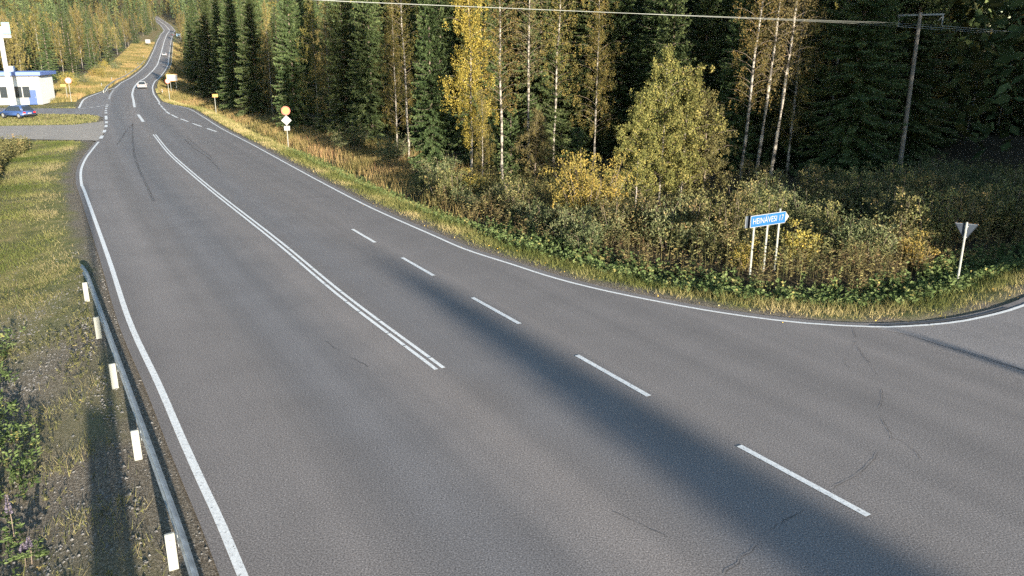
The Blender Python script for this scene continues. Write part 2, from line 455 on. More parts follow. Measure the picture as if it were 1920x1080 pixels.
# paved outline: left rim forward, then the right rim back
left_far_s = np.arange(190, S_END, 6.0)
rim_left = list(offset_line(ELx, -0.30))
side2_far = [wpt(*p) for p in ((147.7, 203), (157, 187.7), (173.7, 180), (194.6, 173.7))]
def sdir_pt(p): return np.array((p[0], p[1]))
left_tail = [np.array(p[:2]) for p in se_xyz(left_far_s, np.full(len(left_far_s), -4.0))]
rim_left2 = [sdir_pt(wpt(166, 262.5)), np.array((-46, 74.0)), np.array((-110, 75.5)), np.array((-110, 120.0)), np.array((-66.5, 117.5)), sdir_pt(wpt(146, 203.5)), sdir_pt(wpt(155.5, 187.2)), sdir_pt(wpt(172.5, 179.4))]
s_f, e_f = to_se(*[np.array([wpt(194.6, 173.2)[k]]) for k in (0, 1)])
rim_left2.append(np.array(se_xyz(float(s_f[0]), -5.4)[:2])); rim_left2.append(np.array(se_xyz(float(s_f[0]) + 14, -4.1)[:2]))
left_tail = [p for p, s in zip(left_tail, left_far_s) if s > float(s_f[0]) + 18]
right_tail_s = np.arange(S_END - 2, 152, -6.0)
rim_right = [np.array(p[:2]) for p in se_xyz(right_tail_s, np.full(len(right_tail_s), 4.0))]
rim_right += [np.array(se_xyz(146.0, 4.0)[:2])] + list(offset_line(ERx, -0.38))
rim_back = [np.array((ER_PT[-1][0] + 7, ER_PT[-1][1] - 7.5)), np.array(tuple(SL(2.5, 27))[:2]), np.array(tuple(SL(0.5, 21))[:2]), np.array(tuple(SL(-3, 17.0))[:2]), np.array(tuple(SL(-9, 13.6))[:2]), np.array(tuple(SL(-20, 12.0))[:2])] + [np.array(se_xyz(q_, 4.25)[:2]) for q_ in (-40, -60, -80, -100, -120)]
PAVED = np.array(rim_left + rim_left2 + left_tail + rim_right + rim_back)

# grass island inside the left junction
ISLAND = np.array([tuple(wpt(*p))[:2] for p in ((193, 224.5), (186, 229), (165, 231), (140, 234))] + [(-58, 87.5), (-96, 88.5), (-96, 107.0), (-62.0, 106.4), (-57.0, 105.5)] + [tuple(wpt(*p))[:2] for p in ((168, 214.5), (188, 216.5), (194, 219.5))])

def inside(poly, x, y):
    out = np.zeros(len(x), bool)
    P0 = poly; P1 = np.roll(poly, -1, 0)
    k = P0[:, 1] != P1[:, 1]
    P0, P1 = P0[k], P1[k]
    sl = (P1[:, 0] - P0[:, 0]) / (P1[:, 1] - P0[:, 1])
    for i in range(0, len(x), 4000):
        X, Y = x[i:i + 4000, None], y[i:i + 4000, None]
        c = ((P0[:, 1] > Y) != (P1[:, 1] > Y)) & (X < sl * (Y - P0[:, 1]) + P0[:, 0])
        out[i:i + 4000] = c.sum(1) % 2 == 1
    return out

def pdist(poly, x, y):
    P0 = poly; D = np.roll(poly, -1, 0) - poly
    L2 = (D * D).sum(1); k = L2 > 1e-9
    P0, D, L2 = P0[k].astype(np.float32), D[k].astype(np.float32), L2[k].astype(np.float32)
    out = np.empty(len(x))
    for i in range(0, len(x), 4000):
        X = x[i:i + 4000, None].astype(np.float32) - P0[:, 0]; Y = y[i:i + 4000, None].astype(np.float32) - P0[:, 1]
        t = np.clip((X * D[:, 0] + Y * D[:, 1]) / L2, 0, 1)
        X -= t * D[:, 0]; Y -= t * D[:, 1]
        out[i:i + 4000] = np.sqrt((X * X + Y * Y).min(1))
    return out

def thin_poly(P, tol=0.02):
    """drop points that lie on a straight run"""
    keep = [0]
    for i in range(1, len(P) - 1):
        a, b = P[keep[-1]], P[i + 1]
        ab = b - a; L = np.hypot(*ab)
        seg = P[keep[-1] + 1:i + 1] - a
        if L < 1e-6 or np.abs(ab[0] * seg[:, 1] - ab[1] * seg[:, 0]).max() / L > tol: keep.append(i)
    return P[keep + [len(P) - 1]]
PAVED = thin_poly(PAVED)

def pave_d(x, y):
    """signed distance to the paving: negative on it"""
    d = pdist(PAVED, x, y); d[inside(PAVED, x, y)] *= -1
    d2 = pdist(ISLAND, x, y); ins = inside(ISLAND, x, y)
    return np.where(ins, d2, np.where(d < 0, np.maximum(d, -d2), d))

def sm(a, b, x):
    t = np.clip((x - a) / (b - a), 0, 1)
    return t * t * (3 - 2 * t)

def vnoise(x, y, f, seed=0):
    """cheap smooth value noise"""
    r = np.random.default_rng(100 + seed)
    g = r.random((256, 256))
    X, Y = x * f, y * f
    i, j = np.floor(X).astype(int), np.floor(Y).astype(int)
    u, v = X - i, Y - j
    u, v = u * u * (3 - 2 * u), v * v * (3 - 2 * v)
    a = g[i % 256, j % 256]; b = g[(i + 1) % 256, j % 256]; c = g[i % 256, (j + 1) % 256]; d = g[(i + 1) % 256, (j + 1) % 256]
    return (a * (1 - u) + b * u) * (1 - v) + (c * (1 - u) + d * u) * v - 0.5

def ground_z(x, y, d=None, se=None):
    x = np.atleast_1d(np.asarray(x, float)); y = np.atleast_1d(np.asarray(y, float))
    s, e = to_se(x, y) if se is None else se
    if d is None: d = pave_d(x, y)
    zr = np.interp(s, S_AX, AX[:, 2])
    dd = np.maximum(d, 0)
    right = (e > 0)
    far = sm(120, 220, s)
    # right of the road: ditch, back slope, forest floor
    zR = -0.35 * sm(0.6, 2.6, dd) - 0.25 * sm(2.0, 3.0, dd) + 0.45 * sm(3.2, 6.0, dd) + 0.3 * sm(8, 30, dd) + far * np.minimum(0.07 * np.maximum(dd - 12, 0), 16)
    # left of the road: bank by the guard rail, flat verge further on
    near = 1 - sm(26, 48, s)
    zL = -near * (0.30 * np.maximum(dd - 0.9, 0) - 0.20 * np.maximum(dd - 5, 0)) - (1 - near) * 0.25 * sm(1.5, 6, dd)
    zL = np.maximum(zL, -2.2) + far * (0.5 * sm(2, 9, dd) + np.minimum(0.075 * np.maximum(dd - 12, 0), 18)) + (1 - far) * 0.012 * np.maximum(dd - 25, 0)
    z = zr + np.where(right, zR, zL) + np.minimum(0.10 * np.maximum(s - 640, 0), 26) * sm(4, 30, dd)
    z += np.where(d > 0, 1, 0) * sm(0.4, 3, d) * (vnoise(x, y, 0.35, 1) * 0.22 + vnoise(x, y, 1.3, 2) * 0.07)
    return np.where(d < 0, zr - 0.03 - 0.14 * sm(0.05, 0.5, -d), z - 0.03)

def gz(x, y):
    return float(ground_z([x], [y])[0])

# ------------------------------------------------------------------ terrain sheet
def terrain():
    ss = np.concatenate([np.arange(-290, -20, 10), np.arange(-20, 2, 2.0), np.arange(2, 60, 0.6), np.arange(60, 150, 1.2), np.arange(150, 300, 3), np.arange(300, S_AX[-1] - 8, 8)])
    ee = np.concatenate([-np.geomspace(420, 34, 24), np.arange(-32, -16, 1.0), np.arange(-16, -3.2, 0.4), [-2.5, 0, 2.5], np.arange(3.2, 16, 0.4), np.arange(16, 34, 1.0), np.geomspace(35, 420, 24)])
    Sg, Eg = np.meshgrid(ss, ee, indexing='ij')
    P = se_xyz(Sg.ravel(), Eg.ravel())
    x, y = P[:, 0], P[:, 1]
    d = pave_d(x, y)
    z = ground_z(x, y, d, (Sg.ravel(), Eg.ravel()))
    V = np.stack([x, y, z], 1)
    ns, ne = len(ss), len(ee)
    i, j = np.meshgrid(np.arange(ns - 1), np.arange(ne - 1), indexing='ij')
    a = (i * ne + j).ravel()
    Q = np.stack([a, a + ne, a + ne + 1, a + 1], 1)[:, ::-1]
    s, e = Sg.ravel(), Eg.ravel()
    grav = 1 - sm(0.25, 1.0, d + vnoise(x, y, 1.1, 5) * 0.7)
    nearleft = ((e < 0) & (s < 34)) * (1 - sm(24, 34, s))
    grav = np.maximum(grav, nearleft * (0.75 + 0.9 * vnoise(x, y, 0.5, 6)) * (1 - sm(3.5, 6.0, d)))
    forest = np.where(e > 0, np.where(s < 45, sm(2.2, 3.4, d), sm(6, 10, d)), sm(10, 16, d) * sm(140, 180, s))
    dry = np.where(e > 0, sm(36, 60, s), 0.35 + sm(150, 200, s)) * sm(1.2, 3, d)
    return np_mesh('ground', V, Q, None, [ground_mat()], {'gravel': np.clip(grav, 0, 1), 'forest': forest, 'dry': np.clip(dry, 0, 1)}, True)

def ground_mat():
    m, N, L, b = newmat('ground_soil_grass')
    geo = N.new('ShaderNodeNewGeometry')
    def noise(scale, det=5, ro=0.6):
        n = N.new('ShaderNodeTexNoise'); n.inputs['Scale'].default_value = scale; n.inputs['Detail'].default_value = det; n.inputs['Roughness'].default_value = ro
        L.new(geo.outputs['Position'], n.inputs['Vector']); return n
    def attr(k):
        a = N.new('ShaderNodeAttribute'); a.attribute_name = k; return a
    def mix(f, a, c):
        x = N.new('ShaderNodeMix'); x.data_type = 'RGBA'
        L.new(f, x.inputs[0]); L.new(a, x.inputs[6]); L.new(c, x.inputs[7]); return x.outputs[2]
    n1, n2, n3 = noise(1.6), noise(22, 6, 0.8), noise(0.35)
    grass = ramp(N, [(0.3, (0.07, 0.085, 0.025)), (0.5, (0.125, 0.125, 0.042)), (0.7, (0.20, 0.17, 0.075))])
    L.new(n1.outputs[0], grass.inputs[0])
    dry = ramp(N, [(0.3, (0.085, 0.07, 0.03)), (0.55, (0.16, 0.125, 0.055)), (0.75, (0.22, 0.16, 0.075))])
    L.new(n1.outputs[0], dry.inputs[0])
    grav = ramp(N, [(0.34, (0.024, 0.020, 0.016)), (0.47, (0.095, 0.080, 0.062)), (0.56, (0.17, 0.145, 0.115)), (0.68, (0.34, 0.31, 0.27))])
    L.new(n2.outputs[0], grav.inputs[0])
    flo = ramp(N, [(0.35, (0.02, 0.017, 0.012)), (0.6, (0.045, 0.036, 0.02)), (0.75, (0.07, 0.05, 0.02))])
    L.new(n1.outputs[0], flo.inputs[0])
    c = mix(attr('dry').outputs['Fac'], grass.outputs[0], dry.outputs[0])
    c = mix(attr('forest').outputs['Fac'], c, flo.outputs[0])
    c = mix(attr('gravel').outputs['Fac'], c, grav.outputs[0])
    L.new(c, b.inputs['Base Color'])
    b.inputs['Roughness'].default_value = 0.95
    b.inputs['Specular IOR Level'].default_value = 0.1
    bp = N.new('ShaderNodeBump'); bp.inputs['Strength'].default_value = 0.8; bp.inputs['Distance'].default_value = 0.05
    L.new(n2.outputs[0], bp.inputs['Height']); L.new(bp.outputs[0], b.inputs['Normal'])
    return m

tag(obj('ground', terrain()), kind='structure')

# ------------------------------------------------------------------ paving: polygon sheets
def sheet(name, poly, zfun, mat, dz, kind='structure', refine=8.0):
    """flat polygon triangulated, draped on the road height"""
    bm = bmesh.new()
    pts = []
    n = len(poly)
    for i in range(n):
        a, b_ = np.array(poly[i]), np.array(poly[(i + 1) % n])
        k = max(1, int(np.linalg.norm(b_ - a) / refine))
        for q in range(k): pts.append(a + (b_ - a) * q / k)
    vs_ = [bm.verts.new((p[0], p[1], 0)) for p in pts]
    f = bm.faces.new(vs_)
    bmesh.ops.triangulate(bm, faces=[f], ngon_method='EAR_CLIP')
    me = bpy.data.meshes.new(name)
    bmesh.ops.recalc_face_normals(bm, faces=bm.faces)
    bm.to_mesh(me); bm.free()
    return me

def main_road():
    """ribbon following the axis between the two paved rims (rows across the road)"""
    ss = np.concatenate([np.arange(-110, -20, 10.0), np.arange(-20, 60, 1.0), np.arange(60, 200, 2.0), np.arange(200, S_END - 6, 6.0)])
    # rim lookups in (s, e)
    LL = np.vstack([offset_line(ELx, -0.30)])
    sl, el = to_se(LL[:, 0], LL[:, 1])
    eLs = np.interp(ss, np.concatenate([sl, [86, 100, 130, 1000]]), np.concatenate([el, [-4.4, -4.1, -4.0, -4.0]]))
    RR = offset_line(ERx, -0.38)[:-70]
    sr, er = to_se(RR[:, 0], RR[:, 1])
    keep = np.arange(len(sr)) < np.argmin(np.where(er < 12.2, sr, 1e9)) + 1
    o = np.argsort(sr[keep])
    eRs = np.interp(ss, np.concatenate([sr[keep][o], [146, 1000]]), np.concatenate([er[keep][o], [4.0, 4.0]]))
    s_turn = float(sr[keep].min())
    eRs[ss < s_turn] = np.interp(ss[ss < s_turn], [-110, -20, -9, -3, s_turn], [4.25, 4.25, 6.0, 9.3, 12.2])
    W = 13
    rows = []
    for k in range(W + 1):
        rows.append(se_xyz(ss, eLs + (eRs - eLs) * k / W))
    V = np.stack(rows, 1)
    uv_e = np.stack([eLs + (eRs - eLs) * k / W for k in range(W + 1)], 1)
    n = len(ss)
    i, j = np.meshgrid(np.arange(n - 1), np.arange(W), indexing='ij')
    a = (i * (W + 1) + j).ravel()
    Q = np.stack([a, a + 1, a + W + 2, a + W + 1], 1)
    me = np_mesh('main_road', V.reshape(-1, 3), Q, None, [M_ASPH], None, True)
    U = np.stack([np.repeat(ss, W + 1), uv_e.ravel()], 1)
    add_uv(me, U)
    return me

def add_uv(me, U):
    uv = me.uv_layers.new(name='road')
    idx = np.zeros(len(me.loops), np.int32); me.loops.foreach_get('vertex_index', idx)
    uv.data.foreach_set('uv', U[idx].astype(np.float32).ravel())

def add_uv_world(me):
    co = np.zeros(len(me.vertices) * 3, np.float32); me.vertices.foreach_get('co', co)
    co = co.reshape(-1, 3)
    s, e = to_se(co[:, 0], co[:, 1])
    add_uv(me, np.stack([s, e], 1))

def poly_road(name, poly, mat, dz):
    me = sheet(name, poly, None, mat, dz)
    co = np.zeros(len(me.vertices) * 3, np.float32); me.vertices.foreach_get('co', co); co = co.reshape(-1, 3)
    s, e = to_se(co[:, 0], co[:, 1])
    co[:, 2] = np.interp(s, S_AX, AX[:, 2]) + dz
    me.vertices.foreach_set('co', co.ravel())
    me.materials.append(mat)
    add_uv_world(me)
    return me

ROAD = tag(obj('main_road', main_road()), kind='structure')

RRx = offset_line(ERx, -0.38)
s_rr, e_rr = to_se(RRx[:, 0], RRx[:, 1])
i0 = int(np.argmin(np.abs(e_rr - 11.6) + (s_rr > 30) * 99))
side_poly = list(RRx[i0:]) + [rim_back[0], rim_back[1], rim_back[2], np.array(tuple(SL(-1.0, 17.2))[:2]), np.array(tuple(SL(12.0, 16.8))[:2])]
# the joint between old and new asphalt runs from the edge line back along the mouth of the side road
jn = [np.array(tuple(wpt(*p))[:2]) for p in ((1620, 612.5), (1700, 627), (1780, 652), (1920, 695))]
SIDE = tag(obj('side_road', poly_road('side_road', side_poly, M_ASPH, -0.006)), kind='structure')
i1 = int(np.argmin(np.linalg.norm(RRx - jn[0], axis=1)))
side2 = list(offset_line(ERx, -0.05)[i1 + 1:]) + [rim_back[0] + np.array((-0.4, 0.6)), rim_back[1] + np.array((0.2, 1.2))] + [np.array(tuple(SL(6.6, 20.6))[:2])] + jn[::-1]
tag(obj('side_road_surface', poly_road('side_road_surface', side2, M_ASPH2, 0.004), SIDE))

drive_poly = [np.array(p) for p in (tuple(wpt(183, 264))[:2], tuple(wpt(166, 263))[:2], (-46, 74.4), (-108, 76.0), (-108, 88.3), (-58, 87.3), tuple(wpt(140, 233.8))[:2], tuple(wpt(165, 230.8))[:2], tuple(wpt(187, 228.6))[:2], tuple(wpt(200, 224))[:2], tuple(wpt(203, 240))[:2])]
tag(obj('driveway', poly_road('driveway', drive_poly, M_ASPH3, -0.004)), kind='structure')
yard_poly = [np.array(p) for p in ((-108, 88.2), (-108, 119.5), (-66.5, 117.2), tuple(wpt(147, 203.4))[:2], tuple(wpt(156.5, 187.5))[:2], tuple(wpt(173.2, 179.7))[:2], tuple(wpt(203, 173))[:2], tuple(wpt(208, 190))[:2], tuple(wpt(207, 215))[:2], tuple(wpt(194, 219.8))[:2], tuple(wpt(168, 214.6))[:2], (-57.2, 105.6), (-62.0, 106.5), (-95.5, 107.1), (-95.5, 88.5))]
tag(obj('left_side_road', poly_road('left_side_road', yard_poly, M_ASPH2, -0.009)), kind='structure')

# ------------------------------------------------------------------ markings
def ribbon(name, L, w, dz, mat, parent, zs=None):
    L = np.asarray(L, float)
    t = np.gradient(L, axis=0); t /= np.maximum(np.linalg.norm(t, axis=1), 1e-9)[:, None]
    n = np.stack([t[:, 1], -t[:, 0]], 1)
    w = np.asarray(w if hasattr(w, '__len__') else [w] * len(L))[:, None]
    A, B = L - n * w / 2, L + n * w / 2
    s, _ = to_se(L[:, 0], L[:, 1])
    z = np.interp(s, S_AX, AX[:, 2]) + dz
    V = np.empty((len(L) * 2, 3)); V[0::2, :2], V[1::2, :2] = A, B; V[0::2, 2] = z; V[1::2, 2] = z
    k = np.arange(len(L) - 1) * 2
    me = np_mesh(name, V, np.stack([k, k + 1, k + 3, k + 2], 1), None, [mat])
    cl = np.concatenate([[0], np.cumsum(np.linalg.norm(np.diff(L, axis=0), axis=1))])
    U = np.empty((len(L) * 2, 2)); U[0::2, 0] = cl; U[1::2, 0] = cl; U[0::2, 1] = 0; U[1::2, 1] = 1
    add_uv(me, U)
    return obj(name, me, parent)

def cut(L, a, b):
    """stretch of a polyline between arc lengths a and b"""
    cl = np.concatenate([[0], np.cumsum(np.linalg.norm(np.diff(L, axis=0), axis=1))])
    q = np.linspace(a, b, max(3, int((b - a) / 0.8)))
    return np.stack([np.interp(q, cl, L[:, 0]), np.interp(q, cl, L[:, 1])], 1)

def seline(s0, s1, e, step=4.0):
    s = np.arange(s0, s1, step)
    return se_xyz(s, np.full(len(s), e))[:, :2]

MK = 0.012
ribbon('edge_line', ELx, 0.15, MK, M_PAINT, ROAD)
ribbon('edge_line', ERx, 0.12, MK, M_PAINT, ROAD)
ELD = smooth_line(ELD_PT, 0.5)
cl_len = float(np.sum(np.linalg.norm(np.diff(ELD, axis=0), axis=1)))
q = 2.0
for a, b in ((3.0, 6.0), (9.5, 12.5), (16.0, 19.0), (21.5, 24.5), (27.5, 34.0)):
    ribbon('edge_dash', cut(ELD, a, b), 0.30, MK, M_PAINT, ROAD)
s_d = 119.0
while s_d < 188:
    ribbon('edge_dash', seline(s_d, s_d + 2.3, -3.72 - 0.0 * s_d, 1.0), 0.32, MK, M_PAINT, ROAD)
    s_d += 4.6
ribbon('edge_line', seline(float(s_f[0]) + 14, S_END - 10, -3.70), 0.22, MK, M_PAINT, ROAD)
L2 = smooth_line(side2_far + [Vector(tuple(se_xyz(float(s_f[0]) + 14, -3.7)))], 0.8)
ribbon('edge_line', L2, 0.28, MK, M_PAINT, ROAD)
for a, b in (((151, 203.8), (160, 203.4)), ((168, 202.2), (176, 201.2)), ((181, 200), (188, 199)), ((191, 197.8), (195, 197.2))):
    ribbon('yield_dash', np.array([tuple(wpt(*a))[:2], tuple(wpt(*b))[:2]]), 0.35, MK, M_PAINT, ROAD)
# centre: double line near, one dash, solid line up the hill
CLx = smooth_line([wpt(*p) for p in ((825, 692), (640, 553), (520, 453), (401.7, 360), (346.7, 313.8), (315.4, 284.6), (289.4, 252.3))], 0.8)
for off in (-0.1, 0.1):
    ribbon('centre_line', offset_line(CLx, off), 0.105, MK, M_PAINT, ROAD)
for k in range(14):                                        # short wear joints across the double line
    c = cut(CLx, 0.8 + k * 1.15, 0.84 + k * 1.15)
    ribbon('wear_joint', offset_line(c, -0.1) if k % 3 else offset_line(c, 0.1), 0.10, MK + 0.004, M_CRACK, ROAD)
ribbon('centre_dash', np.array([tuple(wpt(268.5, 228.5))[:2], tuple(wpt(264, 221.5))[:2], tuple(wpt(259, 214.8))[:2]]), 0.32, MK, M_PAINT, ROAD)
ribbon('centre_line', seline(131, S_END - 10, 0.0, 3.0), 0.34, MK, M_PAINT, ROAD)
# lane dashes on the right
for a, b in (((1628.5, 967.5), (1386, 836.5)), ((1216.7, 743.3), (1081.7, 666.7)), ((974.3, 607.7), (885.7, 558.3)), ((813.3, 517.3), (754, 483.3)), ((703.3, 455), (660.7, 430))):
    ribbon('lane_dash', np.array([tuple(wpt(*a))[:2], tuple(wpt(*b))[:2]]), 0.14, MK, M_PAINT, ROAD)
for a, b in (((388, 241), (406, 247)), ((361, 231.5), (378, 237.5)), ((338.5, 222.8), (353, 228.3)), ((321, 215), (333, 221)), ((311, 209), (318.5, 214)), ((305.5, 203), (311, 207.5)), ((301.5, 198), (305, 201.8)), ((297.5, 193.5), (300.5, 196.6))):
    ribbon('lane_dash', np.array([tuple(wpt(*a))[:2], tuple(wpt(*b))[:2]]), 0.24, MK, M_PAINT, ROAD)
ribbon('edge_line', seline(141, S_END - 10, 3.72, 3.0), 0.24, MK, M_PAINT, ROAD)

ribbon('joint', np.array([tuple(wpt(212, 481))[:2], tuple(wpt(270, 474))[:2], tuple(wpt(335, 466))[:2]]), 0.02, 0.009, M_SKID, ROAD)
def wline(pts, step=0.3, jit=0.0):
    L = smooth_line([wpt(*p) for p in pts], step)
    return L + rng.normal(0, jit, L.shape) if jit else L
for pts, w in ((((1600, 615), (1612, 655), (1640, 695), (1655, 740), (1650, 770), (1665, 805), (1672, 822), (1640, 860), (1600, 895), (1560, 915)), 0.012),
               (((1510, 955), (1450, 990), (1400, 1040), (1360, 1078)), 0.013), (((1606, 640), (1585, 668), (1590, 690)), 0.009), (((1672, 822), (1705, 835), (1728, 862)), 0.009), (((610, 640), (640, 660), (690, 688)), 0.016), (((1150, 960), (1205, 985), (1260, 1010)), 0.010)):
    L = wline(pts, 0.12, 0.018)
    wv = w * (0.25 + 1.1 * rng.random(len(L))) * np.clip(1.4 * np.sin(np.arange(len(L)) * 0.37 + 1.3 * np.sin(np.arange(len(L)) * 0.13)) + 1.1, 0.06, 1)
    ribbon('crack', L, wv, 0.009, M_CRACK, ROAD)
ribbon('seam_shade_line', wline(((1780, 651), (1840, 668), (1925, 696))), np.linspace(0.01, 0.03, len(wline(((1780, 651), (1840, 668), (1925, 696))))), 0.010, M_CRACK, SIDE)  # thin dark line painted along the tree shadow streak on the side road
ribbon('seam_shade_line', wline(((1635, 610.5), (1690, 608.5), (1760, 603), (1830, 593), (1890, 577))), 0.10, 0.010, M_CRACK, SIDE)
for pts, w in ((((248, 232), (249, 255), (252, 290), (262, 320), (275, 348), (288, 377)), 0.16), (((250, 232), (236, 247), (226, 262), (219, 272)), 0.14),
               (((345, 260), (362, 276), (390, 296), (412, 318)), 0.12), (((352, 259), (372, 276), (398, 296)), 0.10)):
    ribbon('skid_mark', wline(pts, 0.8), w, 0.009, M_SKID, ROAD)
# ------------------------------------------------------------------ foliage generators
def unit(a):
    return a / np.maximum(np.linalg.norm(a, axis=-1, keepdims=True), 1e-9)

def diamonds(C, A, L, W, r, fold=None):
    """leaf-shaped quads: base C, axis A, length L, width W -> V, Q, per-vertex rnd"""
    n = len(C)
    A = unit(A)
    S = unit(np.cross(A, unit(r.normal(size=(n, 3)))))
    L = np.asarray(L).reshape(-1, 1) * np.ones((n, 1)); W = np.asarray(W).reshape(-1, 1) * np.ones((n, 1))
    V = np.empty((n, 4, 3))
    V[:, 0] = C; V[:, 2] = C + A * L
    V[:, 1] = C + A * L * 0.45 + S * W / 2; V[:, 3] = C + A * L * 0.45 - S * W / 2
    Q = np.arange(n * 4).reshape(n, 4)
    return V.reshape(-1, 3), Q

class Leaves:
    def __init__(self): self.V, self.R = [], []
    def add(self, C, A, L, W, r, rnd):
        V, Q = diamonds(C, A, L, W, r)
        self.V.append(V); self.R.append(np.repeat(rnd, 4))
    def mesh(self, name, mat):
        V = np.concatenate(self.V)
        return np_mesh(name, V, np.arange(len(V)).reshape(-1, 4), None, [mat], {'rnd': np.clip(np.concatenate(self.R), 0, 1)})

def trunk_pts(h, bend, r, n=9):
    t = np.linspace(0, 1, n)
    w = np.cumsum(r.normal(0, bend, (n, 2)), 0) * h / n
    w -= w[:1]
    return np.stack([w[:, 0], w[:, 1], t * h], 1)

def make_spruce(name, h, Rb, seed, low=0.25, dens=1.0, fluff=1.0):
    r = np.random.default_rng(seed)
    P = trunk_pts(h, 0.004, r)
    mb = MB(); mb.tube([tuple(p) for p in P], list(np.linspace(0.012 * h + 0.03, 0.012, len(P))), 7)
    lv = Leaves()
    z = low
    C, A, L, W, RN = [], [], [], [], []
    br = []
    while z < h - 0.12:
        f = z / h
        nb = int(round((6.5 - 2 * f) * dens))
        a0 = r.random() * 6.28
        for k in range(nb):
            az = a0 + 6.283 * k / nb + r.normal(0, 0.22)
            zz = z + r.normal(0, 0.09)
            Lb = (Rb * (1 - f) ** 0.72 * r.uniform(0.68, 1.15) + 0.12) * (0.8 + 0.2 * min(1, f / 0.12))
            out = np.array((math.cos(az), math.sin(az), 0)); side = np.array((-out[1], out[0], 0))
            slope = -0.42 + 0.95 * f + r.normal(0, 0.08)
            nt = max(3, int(Lb / 0.095))
            t = np.linspace(0.10, 1, nt)
            base = np.array((np.interp(zz, P[:, 2], P[:, 0]), np.interp(zz, P[:, 2], P[:, 1]), zz))
            pts = base + out * (Lb * t)[:, None]
            pts[:, 2] += slope * Lb * t - 0.22 * Lb * t ** 2 + 0.24 * Lb * t ** 3
            br.append([tuple(base), tuple(pts[nt // 2]), tuple(pts[-1])])
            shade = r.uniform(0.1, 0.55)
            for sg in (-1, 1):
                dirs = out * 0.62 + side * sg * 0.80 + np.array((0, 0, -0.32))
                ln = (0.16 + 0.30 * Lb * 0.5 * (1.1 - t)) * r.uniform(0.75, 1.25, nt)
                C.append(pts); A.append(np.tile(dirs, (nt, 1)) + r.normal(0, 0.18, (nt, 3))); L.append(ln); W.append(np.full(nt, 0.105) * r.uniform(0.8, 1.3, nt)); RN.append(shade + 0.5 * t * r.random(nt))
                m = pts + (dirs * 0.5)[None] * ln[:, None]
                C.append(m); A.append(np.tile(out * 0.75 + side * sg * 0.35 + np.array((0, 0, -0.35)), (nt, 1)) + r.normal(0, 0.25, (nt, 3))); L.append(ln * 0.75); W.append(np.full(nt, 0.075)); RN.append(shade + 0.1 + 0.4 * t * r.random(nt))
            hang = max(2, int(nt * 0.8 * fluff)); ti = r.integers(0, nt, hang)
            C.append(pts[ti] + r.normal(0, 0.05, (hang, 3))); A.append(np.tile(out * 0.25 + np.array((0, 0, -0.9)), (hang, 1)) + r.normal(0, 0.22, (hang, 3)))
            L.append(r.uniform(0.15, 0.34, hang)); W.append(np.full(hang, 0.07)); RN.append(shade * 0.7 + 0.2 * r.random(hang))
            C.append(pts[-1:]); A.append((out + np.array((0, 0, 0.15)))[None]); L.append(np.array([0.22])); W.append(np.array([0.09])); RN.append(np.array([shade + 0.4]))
        z += (0.30 - 0.06 * f) * r.uniform(0.85, 1.15)
    C.append(np.array([[P[-1, 0], P[-1, 1], h - 0.35]] * 5)); A.append(np.array([[0, 0, 1]] * 5) + r.normal(0, 0.25, (5, 3))); L.append(np.full(5, 0.4)); W.append(np.full(5, 0.07)); RN.append(np.full(5, 0.6))
    lv.add(np.concatenate(C), np.concatenate(A), np.concatenate(L), np.concatenate(W), r, np.concatenate(RN))
    for b in br[::2]: mb.tube(b, [0.022, 0.014, 0.005], 3, False)
    return [('trunk', mb.mesh(name + '_trunk', M_SPRUCEBARK, 0, True)), ('crown', lv.mesh(name + '_crown', M_SPRUCE))]

